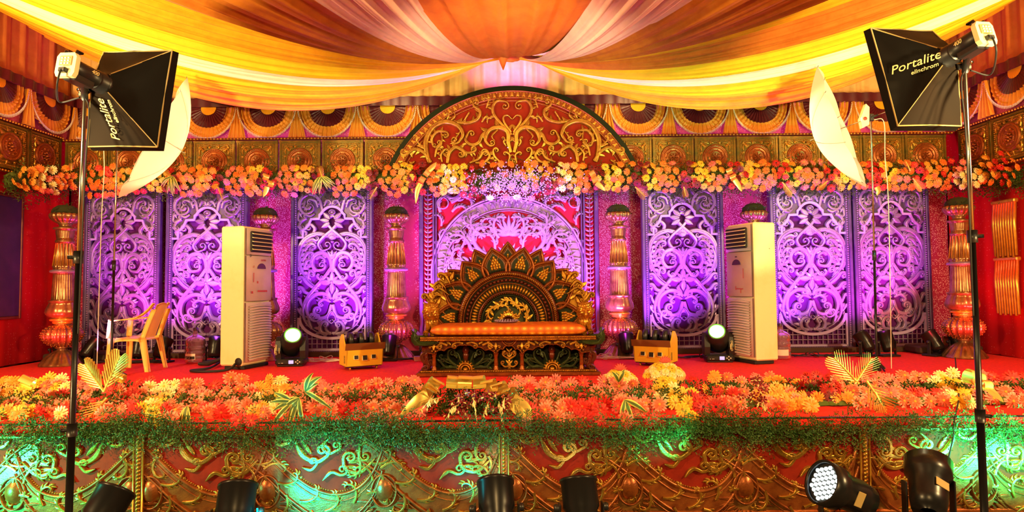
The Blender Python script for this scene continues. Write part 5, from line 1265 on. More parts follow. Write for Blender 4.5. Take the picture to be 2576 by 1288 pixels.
    # power lead
    q = B @ Vector((0, -.04, -.29)); g = G()
    tube(g, cr([q, q + Vector((-.02 * -s, 0, -.1)), at(top) + Vector((s * .16, 0, -.02)), at(top) + Vector((s * .02, -.02, .0))] if True else [], 8), .0055, 7)
    g.build('power_lead', M['rubber'], t)
    q = at(top); g = G(); tube(g, cr([q + Vector((-s * .02, -.02, 0)), q + Vector((-s * .05, -.03, -.1)), q + Vector((-s * .03, -.025, -.5)), at(base.lerp(top, .5)) + Vector((-s * .03, -.02, 0))], 8), .005, 6); g.build('hanging_lead', M['rubber'], t)
    return t
studio_light('studio light with black softbox at the left, tilted down towards the sofa', -1, (175, 1236), (213, 248), 4.0, (254, 209), (.168, .979, -.115), .052, (.266, .34), 0)
studio_light('studio light with black softbox at the right, white lettering along its side', 1, (2474, 1236), (2428, 180), 4.0, (2384, 143), (-.235, .95, -.207), -.054, (.263, .361), 1)

# ------------------------------------------------------------------ white umbrellas on thin poles
def umbrella_light(label, base_px, top_px, Yb, cen_px, Yc, axis, R, s, roll):
    base = unz(*base_px, SZ); base.y = Yb; base = un(*base_px, Yb); base.z = SZ
    top = un(*top_px, Yb); t = thing('umbrella_light', label, 'umbrella light', base, 0, 'white umbrellas on thin poles')
    off = -base
    g = G(); tube(g, [(0, 0, .02), tuple((top - base) * .45)], .014, 10); g.build('lower_pole', M['blackmetal'], t)
    g = G(); tube(g, [tuple((top - base) * .44), tuple(top - base)], .010, 10); g.build('upper_pole', M['chrome'], t)
    g = G(); tube(g, [tuple((top - base) * .43), tuple((top - base) * .47)], .022, 12); g.build('collar', M['black'], t)
    g = G(); tube(g, [(0, 0, .0), (0, 0, .10)], [.05, .025], 12)
    for a in (.5, 2.6, 4.7): tube(g, [(0, 0, .12), (.16 * math.cos(a), .16 * math.sin(a), .01)], .010, 7)
    g.build('foot', M['black'], t)
    ax = Vector(axis).normalized(); C = un(*cen_px, Yc) + off; tp = top + off
    up = Vector((0, 0, 1)); up = (up - ax * up.dot(ax)).normalized(); sd = ax.cross(up)
    D = R * .40; n = 8
    def pt(r, a, dep=0): return C + (sd * math.cos(a) + up * math.sin(a)) * r + ax * (dep)
    cp = None
    for i in range(n):
        a0, a1 = roll + i * 2 * PI / n, roll + (i + 1) * 2 * PI / n; g = G(); P = []
        for f in np.linspace(0, 1, 13):
            row = []
            for e in np.linspace(0, 1, 13):
                a = a0 + (a1 - a0) * e; k = math.sin(PI * e); rr = R * f * (1 - .10 * k * f ** 2); dd = -D * (1 - f ** 1.9) + .03 * k * f * R
                row.append(pt(rr, a, dd))
            P.append(row)
        sheet(g, P); cp = g.build('canopy_panel', M['umbrella'], t)
        g = G(); tube(g, [pt(R * f * .995, a0, -D * (1 - f ** 1.9) + .006) for f in np.linspace(.03, 1.015, 9)], .0035, 5); g.build('rib', M['chrome'], t)
        g = G(); tube(g, [pt(R * .52, a0, -D * (1 - .52 ** 1.9) + .006), C + ax * (-D * .45)], .003, 5); g.build('stretcher', M['chrome'], t)
    g = G(); tube(g, [C - ax * (D + .05), C - ax * (D * .3), tp + (ax * .0), tp + ax * .2], .005, 8); g.build('shaft', M['chrome'], t)
    g = G(); box(g, tuple(tp), (.06, .05, .09), .01); tube(g, [tp + Vector((0, -.03, 0)), tp + Vector((.03 * s, -.09, .01))], .012, 8); g.build('bracket', M['black'], t)
    g = G(); q = tp + Vector((-s * .09, .0, .0)); v_ = [(x, y, z) for x, y, z in ((-.03, -.02, -.13), (.05, -.02, -.09), (.06, -.02, .12), (.02, -.02, .16), (-.05, -.02, -.02))]; prism(g, [(x, z) for x, y, z in v_], -.03, .03); g.v = [g.V() * [s, 1, 1] + np.array(q)]; fl_ = g.build('flash_gun', M['cream'], t)
    g = G(); lathe(g, [(.02, 0), (.022, .012), (.001, .016)], 12, (0, 0, 0), None, 0, Matrix.Translation(q + Vector((0, -.03, -.02))) @ Matrix.Rotation(PI / 2, 4, 'X')); g.build('red_dial', M['redink'], fl_)
    g = G(); tube(g, cr([tp + Vector((.02, -.03, -.03)), tp + Vector((.14 * s, -.02, -.06)), tp + Vector((.15 * s, 0, -.5)), tp + Vector((.17 * s, 0, -1.1)), Vector((.2 * s, .05, .012))], 7), .005, 6); g.build('white_cord', M['cablewhite'], t)
    fp = base + q + Vector((-s * .05, -.05, .02)); spot(fp, base + C - off - base if False else (C - off), (1, .88, .48), 75, 110, .6, .03, 'umbrella_fill')  # warm spot added at the flash gun to brighten the canopy
    return t
umbrella_light('white photo umbrella on a thin pole behind the left softbox', (279, 945), (296, 330), 7.5, (386, 345), 7.3, (-.72, -.52, .40), .80, -1, .2)
umbrella_light('white photo umbrella on a thin pole left of the right softbox', (2206, 930), (2191, 296), 7.5, (2118, 322), 7.4, (.80, -.54, .28), .78, 1, .35)

# ------------------------------------------------------------------ cables and small boxes on the stage
for i, (px, py, n, lb) in enumerate(((800, 890, 5, 'tangled pale cables on the carpet between left moving head and left bubble machine'), (1055, 893, 4, 'tangled dark cables between the left pillar and the sofa'), (1535, 885, 5, 'tangled pale cables right of the sofa'), (300, 895, 4, 'tangled cables behind the amber plastic chair'), (2080, 873, 4, 'black cables along the foot of the right hand screens'), (1760, 888, 4, 'dark cables behind the right moving head light'))):
    g = G(); p = un(px, py, 8.9)
    for k in range(n):
        q = [(p.x + (j - 3) * .16 + RN.randn() * .05, p.y + RN.randn() * .07, SZ + .012 + abs(RN.randn()) * .012) for j in range(7)]
        tube(g, cr(q, 6), .007, 6)
    for k in range(2):
        c = (p.x + RN.randn() * .1, p.y + RN.randn() * .05); tube(g, [(c[0] + .09 * math.cos(a), c[1] + .05 * math.sin(a), SZ + .02 + .03 * k + .02 * math.sin(a * 2)) for a in np.linspace(0, 11, 40)], .006, 6)
    tag(g.build('cable_tangle', M['cablewhite'] if i in (0, 2) else M['rubber'], kind='stuff'), lb, 'cables', 'cable tangles along the back of the stage', 'stuff')
p = unz(1052, 908, SZ); t = thing('card_box', 'small white card box on the stage beside the left end of the sofa', 'box', (p.x, p.y, SZ), .4)
g = G(); box(g, (0, 0, .03), (.11, .07, .06), .004); g.build('carton', M['whiteink'], t); g = G(); box(g, (0, 0, .0625), (.112, .072, .005), .001); g.build('lid', M['white'], t)
p = unz(1530, 899, SZ); t = thing('wooden_batten', 'short pale wooden batten on the carpet right of the sofa', 'batten', (p.x, p.y, SZ), -.05)
g = G(); box(g, (0, 0, .018), (.2, .06, .036), .006); g.build('batten', M['piping'], t); g = G(); box(g, (.02, .02, .04), (.12, .02, .012), .003); g.build('strip', M['cream'], t)
p = unz(2290, 868, SZ); t = thing('plywood_board', 'low brown plywood board leaning between two flood lamps at the right', 'board', (p.x, 9.3, SZ), 0)
g = G(); box(g, (0, 0, .12), (.5, .03, .24), .004, 0, Matrix.Rotation(-.15, 3, 'X')); g.build('board', M['brownflap'], t); g = G(); box(g, (0, -.02, .235), (.5, .03, .02), .004); g.build('edge', M['goldred'], t)
for s, px in ((-1, 60), (1, 2490)):
    p = unz(px, 880, SZ); g = G(); box(g, (s * 6.25, 9.3, SZ + .06), (.9, .4, .1), .02)
    tag(g.build('skirting_trough', M['soil']), 'low dark trough at the foot of the red wall in the %s corner' % ('left' if s < 0 else 'right'), 'trough')
# hanging black lead at the right front
g = G(); pts = [un(x, y, Y) for x, y, Y in ((2403, 900, 6.9), (2408, 960, 6.2), (2412, 1000, 5.3), (2400, 1060, 4.86), (2398, 1100, 4.78), (2385, 1170, 4.72), (2395, 1250, 4.7), (2390, 1286, 4.7))]; tube(g, cr(pts, 7), .006, 6)
tag(g.build('hanging_cable', M['rubber']), 'thin black cable hanging over the right end of the stage front', 'cable')
# ------------------------------------------------------------------ stage front fascia
FC = {
 'scroll_pair': [([(-150, 80), (-170, 20), (-120, -20), (-70, 5)], 40, 1.2, 1, 15), ([(60, 20), (20, 60), (0, 110), (40, 150)], 42, 1.2, -1, 16), ([(-40, 120), (-70, 70), (-30, 40), (10, 60)], 30, 1.2, 1, 13), ([(180, 10), (120, 40), (110, 100), (160, 140)], 0, 0, 1, 13), ([(-200, -40), (-150, -60), (-90, -30)], 24, 1, -1, 12)],
}
FS = 1 / 324.0       # one photograph pixel on the stage front in metres
M['goldbrown'] = mat('brown_gold_paint', (.26, .12, .022), .42, .4, (.15, .06, .012), 9, .55, .2, 60)
def make_cell():
    """one wave of the fascia: beaded U band with scrolls inside and a lozenge between; width .82"""
    U = [(-.62, .30), (-.44, .16), (-.28, .0), (-.12, -.12), (.04, -.165), (.18, -.12), (.28, -.01), (.335, .12), (.36, .20)]
    g = G(); c = cr(U, 8); relief(g, c, .016, .03, 0, ROUND); cell = {}
    relief(g, c + [.0, -.052], .008, .02, 0, ROUND); relief(g, c + [0.005, -.035], .022, .012, 0, FLAT); relief(g, c + [-.003, -.125], .066, .014, .004, FLAT); cell['wave_band'] = g.mesh('wave_band', M['goldred'])
    g = G(); beads(g, c + [0, .022], .017, .0068, .010, -.004); beads(g, c + [0, -.068], .013, .0045, .007, 0); cell['wave_beads'] = g.mesh('wave_beads', M['gold'])
    # broad leaf-carved band under the wave
    o = c + [-.01, -.19]
    g = G(); relief(g, o, .012, .028, 0, ROUND); relief(g, o + [0, -.035], .007, .02, 0, ROUND); cell['lower_band'] = g.mesh('lower_band', M['goldred'])
    g = G(); q, a = along(c + [-.005, -.125], .105)
    for i, ((x, z), an) in enumerate(zip(q, a)): acanthus(g, x - .05 * math.cos(an), z - .01, an + .5 * (1 if i % 2 else -1), .24, 1 if i % 2 else -1, 6, .03, 0, .011)
    cell['leaf_band'] = g.mesh('leaf_band', M['gold'])
    g = G()
    for p, r, tn, sg, w_ in (([(-.42, .27), (-.36, .21), (-.3, .22)], .04, 1.25, 1, .02), ([(-.2, .04), (-.14, .02), (-.1, .06)], .035, 1.2, 1, .018), ([(-.26, .26), (-.2, .13), (-.1, .08), (-.03, .12)], .055, 1.25, 1, .028), ([(.0, .27), (-.06, .2), (-.02, .14), (.05, .17)], .035, 1.25, 1, .02), ([(.30, .10), (.2, .0), (.1, .02), (.08, .1)], .05, 1.25, -1, .022), ([(-.06, -.06), (-.0, .0), (.06, -.02)], .045, 1.25, 1, .02), ([(.28, .24), (.2, .2), (.19, .12)], .04, 1.2, 1, .018)):
        k = curl(cr(p, 6), r, tn, sg); relief(g, k, w_ * tp(len(k)), .03, .002, GROOVE); dome(g, k[-1, 0], k[-1, 1], w_ * .7, w_ * .7, .035)
    for x, z, an in ((.12, .07, .2), (.1, .1, .5), (.09, .04, -.1), (-.14, .14, 2.2), (.2, .02, .9)): leaf(g, x, z, an, .13, .02, .025, .002)
    cell['wave_scroll'] = g.mesh('wave_scroll', M['gold'])
    g = G(); dr = [(0, .22), (-.05, .1), (-.075, .0), (0, -.03), (.075, .0), (.05, .1)]; dome(g, -.44, -.13, .07, .10, .05, 0, 0, 14); relief(g, np.array([(-.44 + .085 * math.cos(a), -.14 + .12 * math.sin(a)) for a in np.linspace(0, 2 * PI, 30)]), .009, .03, 0, ROUND)
    for k in range(11): leaf(g, -.44 + .09 * math.cos(PI + k * PI / 10), -.22 + .09 * math.sin(PI + k * PI / 10), PI + k * PI / 10, .11, .016, .025, 0, k=4)
    cell['lozenge'] = g.mesh('lozenge', M['goldred'])
    g = G(); prism(g, [(x, z) for x, z in c[::-1]] + [(-.5, .29), (.36, .29)], -.004, .002); cell['red_ground'] = g.mesh('red_ground', M['redpaint'])
    return cell
CELL = make_cell()
post_px = [-545, 360, 1268, 2165, 3070]; YF = 4.90
px2x = lambda px: un(px, 1120, YF).x
names_f = ['outer left carved fascia panel of the stage front, washed green', 'left carved fascia panel of the stage front between two gilded posts', 'right carved fascia panel of the stage front between two gilded posts', 'outer right carved fascia panel of the stage front, brightly washed green']
for i in range(4):
    x0, x1 = px2x(post_px[i]), px2x(post_px[i + 1]); W = x1 - x0
    t = thing('carved_fascia', names_f[i], 'fascia', ((x0 + x1) / 2, YF, .0), 0, 'carved panels of the stage front')
    g = G(); box(g, (0, .0, .34), (W - .04, .03, .64), .006); g.build('ground_board', M['goldbrown'], t)
    n = 3; pw = (W - .1) / n
    for k in range(n):
        mir = -1 if (i == 3 or (i == 0)) else 1
        x = -W / 2 + .05 + (k + .5) * pw + .07 * mir
        for nm, me in CELL.items():
            if nm == 'lower_band' and False: continue
            o = O(nm, me, t, (x, -.016, .37)); o.scale = (mir * pw / .80, 1, 1.0)
            if nm == 'wave_beads': o['kind'] = 'stuff'
    g = G(); box(g, (0, -.02, .655), (W, .06, .03), .008); box(g, (0, -.012, .03), (W, .05, .06), .01); g.build('rail', M['goldred'], t)
for i, px in enumerate(post_px[1:4]):
    x = px2x(px); t = thing('fascia_post', ['gilded rope carved post left in the stage front', 'gilded rope carved post in the middle of the stage front', 'gilded rope carved post right in the stage front'][i], 'post', (x, YF - .03, 0), 0, 'posts of the stage front')
    g = G(); box(g, (0, 0, .335), (.07, .06, .67), .012); g.build('shaft', M['goldred'], t)
    g = G(); beads(g, [(0, .02), (0, .66)], .028, .013, .016, -.03, slant=.8, rz=.022); g.build('rope_carving', M['gold'], t)
    for s in (-1, 1):
        g = G(); tube(g, [(s * .034, -.03, .01), (s * .034, -.03, .66)], .007, 8); g.build('edge_bead', M['brass'], t)

# ------------------------------------------------------------------ gerberas
def gerbera_mesh(name, cols, n1=15, n2=11):
    """petals in two layers facing -y, radius 1"""
    g = G()
    for lay, n, r0, r1, w_, y0, y1 in ((0, n1, .16, 1.0, .145, -.02, .12), (1, n2, .12, .72, .12, -.10, -.10)):
        for k in range(n):
            a = (k + .5 * lay) * 2 * PI / n + RN.randn() * .05; L = r1 * (1 + RN.randn() * .05); ca, sa = math.cos(a), math.sin(a); tw = RN.randn() * .04
            pts = [(r0, -w_ * .4, y0), (r0, w_ * .4, y0), (L * .62, -w_, (y0 + y1) / 2 - .03 + tw), (L * .62, w_, (y0 + y1) / 2 - .03 - tw), (L * .9, -w_ * .72, y1), (L * .9, w_ * .72, y1), (L * 1.02, 0, y1 + .02)]
            g.add([(r * ca - s * sa, y, r * sa + s * ca) for r, s, y in pts], [np.array([[0, 1, 3, 2], [2, 3, 5, 4]]), np.array([[4, 5, 6]])], lay, True)
    return g.mesh(name, cols)
def petal_mat(name, c, c2): return mat(name, c, .55, 0, c2, 30, .5)
PC = {
 'salmon': (petal_mat('salmon_petal', (.88, .34, .22), (.80, .21, .11)), petal_mat('salmon_inner_petal', (.78, .17, .07), (.66, .10, .03)), (.75, .35, .03)),
 'orange': (petal_mat('orange_petal', (.88, .27, .03), (.80, .17, .015)), petal_mat('orange_inner_petal', (.82, .18, .015), (.74, .12, .01)), (.55, .12, .01)),
 'pink': (petal_mat('pink_petal', (.80, .24, .20), (.70, .14, .12)), petal_mat('pink_inner_petal', (.82, .2, .16), (.75, .14, .1)), (.8, .4, .05)),
 'yellow': (petal_mat('yellow_petal', (.90, .66, .05), (.86, .52, .025)), petal_mat('yellow_inner_petal', (.88, .55, .03), (.82, .42, .015)), (.35, .16, .01)),
 'amber': (petal_mat('amber_petal', (.90, .45, .06), (.86, .34, .03)), petal_mat('amber_inner_petal', (.86, .34, .03), (.8, .26, .02)), (.7, .3, .02)),
 'white': (petal_mat('cream_petal', (.92, .84, .50), (.88, .76, .36)), petal_mat('cream_inner_petal', (.9, .74, .3), (.86, .64, .2)), (.7, .5, .05)),
 'red': (petal_mat('red_petal', (.52, .012, .008), (.40, .007, .005)), petal_mat('red_inner_petal', (.62, .012, .01), (.5, .008, .006)), (.03, .004, .004)),
 'scarlet': (petal_mat('scarlet_petal', (.68, .03, .016), (.56, .018, .01)), petal_mat('scarlet_inner_petal', (.75, .03, .02), (.66, .02, .01)), (.6, .12, .02)),
 'dark': (petal_mat('dark_red_petal', (.26, .006, .008), (.18, .004, .006)), petal_mat('dark_red_inner_petal', (.2, .004, .006), (.14, .003, .004)), (.012, .003, .003)),
}
FM = {}; CM = {}
for k, (a, b, c) in PC.items():
    FM[k] = [gerbera_mesh('gerbera', [a, b], 14 + j, 10 + j) for j in range(3)]
    g = G(); lathe(g, [(.17, -.09), (.16, -.14), (.10, -.17), (.001, -.15)], 10, (0, 0, 0), None, 0, Matrix.Identity(4)); v = g.V(); g.v = [np.c_[v[:, 0], v[:, 2], v[:, 1]]]
    CM[k] = g.mesh('flower_centre', mat(k + '_flower_centre', c, .7))
def flower(parent, col, loc, nrm, r):
    o = O('gerbera', FM[col][RN.randint(3)], parent, loc)
    n = Vector(nrm).normalized(); q = Vector((0, -1, 0)).rotation_difference(n) @ Quaternion((0, 1, 0), RN.rand() * 6.28)
    o.rotation_mode = 'QUATERNION'; o.rotation_quaternion = q; s = r * (1 + RN.randn() * .07); o.scale = (s, s, s)
    O('flower_centre', CM[col], o); return o
def fern(g, p, d, L, n=9, w_=.012):
    """one feathery sprig from p along d"""
    d = Vector(d).normalized(); p = Vector(p); s = d.orthogonal().normalized(); up = d.cross(s); V_, F_ = [], []
    for k in range(n):
        c = p + d * L * k / n + Vector((0, 0, -.25 * L * (k / n) ** 2)); a = k * 2.4; e = (s * math.cos(a) + up * math.sin(a)) * (L * .34 * (1 - .6 * k / n)) + d * L * .12
        i = len(V_); t_ = d * w_; V_ += [c, c + t_, c + e, c + e * .55 + t_ * 1.6]; F_ += [(i, i + 1, i + 2), (i, i + 3, i + 2)]
    g.add([tuple(v) for v in V_], [np.array(F_)], 0, False)
def palm(parent, loc, ang, L, m, lean=.2, name='gold_palm_leaf', rot_z=0.0):
    """cut palm leaf: rib with flat leaflets, in a plane facing -y, pointing along ang; three boundaries make a spear head"""
    g = G(); relief(g, [(0, 0), (L, 0)], [.012, .003], .012, 0, ROUND)
    for k in range(9):
        f = .12 + k * .097; x = L * f; l = L * (.52 * math.sin(PI * (f * .8 + .16)) + .05)
        for s in (-1, 1):
            a = s * (.72 - .25 * f); e = np.array([math.cos(a), math.sin(a)]); nrm = np.array([-e[1], e[0]]) * L * .017
            b, t_ = np.array([x, 0]), np.array([x, 0]) + e * l
            g.add([(b[0] - nrm[0], 0, b[1] - nrm[1]), (b[0] + nrm[0], -.006, b[1] + nrm[1]), (t_[0] + nrm[0], -.03 * l / L, t_[1] + nrm[1]), (t_[0] - nrm[0] * .2, .0, t_[1] - nrm[1] * .2)], [np.array([[0, 1, 2, 3]])], 0, False)
    me = g.mesh(name, m); o = O(name, me, parent, loc); o.rotation_euler = (lean, -ang, rot_z); return o
def blade_tuft(parent, loc, L, n, ang0, spread, cols=None):
    for k in range(n):
        a = ang0 + (RN.rand() - .5) * spread; l = L * (.6 + .5 * RN.rand()); g = G(); dy = -.3 - .5 * RN.rand()
        c = [Vector((math.cos(a) * l * f, dy * l * f * (1 - f) * 1.2 - .02, math.sin(a) * l * f - .35 * l * f * f)) for f in np.linspace(0, 1, 7)]
        wv = [.004 + .016 * math.sin(PI * f ** .8) for f in np.linspace(0, 1, 7)]; sn = Vector((-math.sin(a), 0, math.cos(a)))
        P = [[p - sn * w_, p - sn * w_ * .55 + Vector((0, -.004, 0)), p + sn * w_ * .55 + Vector((0, -.004, 0)), p + sn * w_] for p, w_ in zip(c, wv)]
        P = np.array([[tuple(q) for q in r] for r in P]); v = P.reshape(-1, 3); q = quads(7, 4)
        g.add(v, q[[i for i in range(len(q)) if i % 3 == 1]], 0); g.add(v, q[[i for i in range(len(q)) if i % 3 != 1]], 1)
        g.build('variegated_leaf', [M['greenleaf'], M['blade_edge']], parent).location = loc
M['blade_edge'] = mat('yellow_leaf_edge', (.72, .62, .12), .5)
def curl_ribbon(parent, loc, r, wid, rot, turn=4.6, name='ribbon_loop'):
    g = G(); P = []
    for a in np.linspace(0, turn, 22): P.append([(u * wid, -r * math.cos(a), r * math.sin(a)) for u in (-1, -.33, .33, 1)])
    sheet(g, P); o = g.build(name, M['ribbon'], parent); o.location = loc; o.rotation_euler = rot; return o
def ribbon_tail(parent, pts, w0):
    g = G(); p = cr(pts, 6); k = len(p); t_ = np.gradient(p, axis=0); P = []
    for i in range(k):
        f = i / (k - 1); n = np.cross(t_[i], [0, 1, 0]); n /= np.linalg.norm(n) + 1e-9; w_ = w0 * (1 - .95 * f ** 2.5); P.append([p[i] - n * w_, p[i] + np.array([0, -.018 * (1 - f), 0]), p[i] + n * w_])
    return sheet(g, P).build('ribbon_tail', M['ribbon'], parent)

# clusters: (x0, x1, y0, y1, colour mix, pitch in px)
UP = [  # upper garland, photograph pixels
 ('wl', [(40, 110, 425, 472, 'amber orange', 19), (95, 150, 430, 480, 'white pink white', 18), (140, 190, 425, 470, 'amber orange orange', 18)]),
 ('bl', [(205, 300, 422, 490, 'orange scarlet orange', 20), (285, 330, 430, 485, 'amber', 19), (330, 380, 430, 480, 'orange scarlet', 20), (380, 420, 440, 475, 'yellow', 19), (410, 440, 430, 480, 'dark red', 19),
         (440, 520, 424, 488, 'orange pink orange amber', 20), (500, 540, 430, 468, 'amber', 19), (526, 556, 425, 480, 'dark red dark', 19), (565, 640, 424, 486, 'orange pink orange', 20), (612, 655, 425, 486, 'amber yellow', 19), (650, 688, 425, 485, 'dark red red', 19),
         (696, 760, 422, 488, 'orange pink orange', 20), (745, 785, 422, 478, 'amber yellow', 19), (782, 815, 425, 480, 'dark red', 19), (828, 895, 425, 488, 'orange pink orange', 20), (888, 930, 425, 470, 'yellow', 18), (926, 952, 430, 485, 'dark', 19),
         (958, 1010, 420, 490, 'orange amber orange', 20), (1000, 1040, 420, 478, 'yellow amber', 19), (1028, 1066, 418, 480, 'dark red', 18)]),
 ('ce', [(1078, 1112, 420, 490, 'orange', 20), (1098, 1140, 420, 482, 'white white yellow', 19), (1130, 1172, 420, 475, 'yellow', 18), (1164, 1195, 425, 490, 'dark red', 19), (1190, 1300, 412, 440, 'orange', 24), (1200, 1380, 440, 500, 'pink white', 34), (1300, 1385, 410, 445, 'orange amber', 24),
         (1372, 1402, 425, 482, 'dark', 18), (1390, 1432, 415, 472, 'white white pink', 19), (1424, 1462, 418, 474, 'yellow amber', 19), (1450, 1486, 418, 480, 'orange', 20)]),
 ('br', [(1488, 1516, 420, 476, 'dark red', 18), (1510, 1558, 418, 476, 'yellow', 18), (1545, 1592, 414, 474, 'orange', 20), (1594, 1632, 412, 474, 'dark', 18), (1626, 1662, 414, 470, 'yellow amber', 19), (1652, 1716, 412, 478, 'orange pink orange', 20), (1712, 1760, 412, 466, 'dark red dark', 18), (1746, 1780, 412, 466, 'yellow', 18),
         (1770, 1832, 412, 474, 'orange pink amber', 20), (1840, 1874, 412, 470, 'dark red', 18), (1866, 1904, 412, 468, 'yellow amber', 18), (1896, 1956, 412, 474, 'orange pink orange', 20), (1956, 1985, 412, 462, 'red scarlet', 19), (1978, 2012, 410, 462, 'yellow amber', 19), (2004, 2072, 410, 474, 'orange pink', 20), (2072, 2110, 412, 474, 'red dark', 20), (2100, 2150, 412, 470, 'amber yellow', 19),
         (2150, 2190, 412, 470, 'orange', 20), (2188, 2226, 412, 470, 'red scarlet', 19), (2222, 2252, 412, 470, 'amber yellow', 19), (2245, 2298, 410, 470, 'orange pink orange', 20), (2304, 2338, 414, 466, 'red scarlet', 19), (2330, 2360, 410, 462, 'amber', 19), (2352, 2400, 408, 474, 'orange scarlet orange', 20)]),
 ('wr', [(2402, 2440, 408, 470, 'white pink', 19), (2440, 2470, 430, 462, 'white', 20), (2462, 2500, 395, 455, 'amber orange', 20), (2500, 2560, 385, 460, 'red scarlet orange', 20)]),
]
LABU = {'wl': 'gerbera garland along the side wall at the far left, above the blue board', 'bl': 'gerbera garland along the back from the left corner to the arch', 'ce': 'gerbera garland under the arch over the roundel screen', 'br': 'gerbera garland along the back from the arch to the right corner', 'wr': 'gerbera garland along the side wall at the far right, above the gilded strip'}
def scatter(x0, x1, y0, y1, pitch):
    out = []
    rows = max(1, int(round((y1 - y0) / (pitch * .86)))); cols = max(1, int(round((x1 - x0) / pitch)))
    for r in range(rows + (rows > 1)):
        for c in range(cols + 1):
            x = x0 + (c + .5 * (r % 2)) * pitch; y = y0 + r * (y1 - y0) / max(1, rows)
            if x <= x1 + 2 and ((x - (x0 + x1) / 2) / ((x1 - x0) / 2 + 9)) ** 2 + ((y - (y0 + y1) / 2) / ((y1 - y0) / 2 + 9)) ** 2 < 1.05: out.append((x + RN.randn() * 2.2, y + RN.randn() * 2.2))
    return out
for key, cl in UP:
    t = thing('flower_garland', LABU[key], 'garland', un((cl[0][0] + cl[-1][1]) / 2, 450, 9.15), 0, 'flower garlands above the screens'); base = Vector(t.location)
    gf = G(); nfl = 0
    for x0, x1, y0, y1, mix, pitch in cl:
        cols = mix.split()
        for (x, y) in scatter(x0, x1, y0, y1, pitch):
            Y = 9.16
            if key == 'wl': Y = 9.2 - (190 - x) / 190 * 1.1
            if key == 'wr': Y = 9.1 - (x - 2402) / 150 * .75
            h = 1 - ((y - (y0 + y1) / 2) / 45) ** 2
            p = un(x, y, Y - .05 * h + RN.randn() * .02); nrm = (RN.randn() * .28 + (x - (x0 + x1) / 2) / 70, -1, -.15 + RN.randn() * .28 - (y - 450) / 60)
            r = .058
            if key == 'ce' and pitch > 30: r = .058
            flower(t, cols[RN.randint(len(cols))], p - base, nrm, r); nfl += 1
    # moss and greenery that carries the flowers
    xs_, xe = cl[0][0] - 8, cl[-1][1] + 8
    for i in range(int((xe - xs_) * 2.0)):
        x = xs_ + RN.rand() * (xe - xs_); y = 455 + RN.randn() * 17 - (7 if x > 1500 else 0); Y = 9.26
        if key == 'wl': Y = 9.3 - (190 - x) / 190 * 1.1
        if key == 'wr': Y = 9.2 - (x - 2402) / 150 * .75
        fern(gf, un(x, y, Y + RN.randn() * .02) - base, (RN.randn(), -1.2, RN.randn() * .8 - .3), .13 + RN.rand() * .06, 7, .012)
    for i in range(int((xe - xs_) / 14)):
        x = xs_ + i * 14; Y = 9.27
        if key == 'wl': Y = 9.36 - (190 - x) / 190 * 1.1
        if key == 'wr': Y = 9.26 - (x - 2402) / 150 * .75
        c = un(x, 452 - (5 if x > 1500 else 0), Y) - base; lathe(gf, [(.001, -.13), (.09, -.08), (.10, .05), (.001, .12)], 7, tuple(c))
    gf.build('greenery', M['greenleaf'], t, kind='stuff')
    if key == 'ce':          # cloud of tiny violet white blossoms in the middle
        gt = G()
        for i in range(1000):
            x = 1288 + RN.randn() * 62; y = 462 + RN.randn() * 22; c = un(x, y, 9.08 + RN.randn() * .04) - base; s = .011
            for k in range(2):
                a = RN.rand() * 3; dx, dz = s * math.cos(a), s * math.sin(a); gt.add([tuple(c + Vector(q)) for q in ((dx, -.01, dz), (-dz, 0, dx), (-dx, -.01, -dz), (dz, 0, -dx))], [np.array([[0, 1, 2, 3]])], 0, False)
        gt.build('tiny_blossoms', M['tiny'] if 'tiny' in M else M.setdefault('tiny', mat('pale_violet_blossom', (.52, .40, .74), .6)), t, kind='stuff')
    orn = {'bl': [(432, 450, 2.4, .16), (548, 470, -1.2, .2), (812, 450, 1.9, .17), (948, 470, 4.2, .2)], 'br': [(1598, 470, -.8, .2), (1720, 470, -1.4, .14), (1968, 458, -.9, .22), (2082, 455, 3.8, .16), (2296, 448, -.9, .2), (2290, 430, 2.0, .15)], 'wl': [(180, 430, 1.6, .1)]}.get(key, [])
    for x, y, a, L in orn: palm(t, un(x, y, 9.0) - base, a, L, M['palm'], .1)
    if key == 'bl':
        for x in (430, 812, 806, 438): blade_tuft(t, un(x, 445, 9.02) - base, .2, 6, -PI / 2 + (.3 if x > 600 else -.3), 2.2)
    for x, y, a in {'bl': [(668, 445, .4), (680, 462, .3), (1062, 452, .5), (1074, 436, .6)], 'br': [(1490, 437, -.5), (1496, 452, -.4), (1836, 430, -.4), (1845, 446, -.4)]}.get(key, []):
        curl_ribbon(t, un(x, y, 9.0) - base, .045, .04, (0, a, a * .5))
    for pts in {'bl': [((1058, 462), (1050, 480), (1046, 512)), ((672, 470), (668, 482), (662, 496)), ((1078, 430), (1090, 418), (1098, 408))], 'br': [((1500, 460), (1512, 470), (1520, 480)), ((1848, 452), (1858, 466), (1866, 482))], 'wr': [((2205, 470), (2210, 480), (2206, 492))]}.get(key, []):
        ribbon_tail(t, [un(x, y, 9.0) - base for x, y in pts], .04)

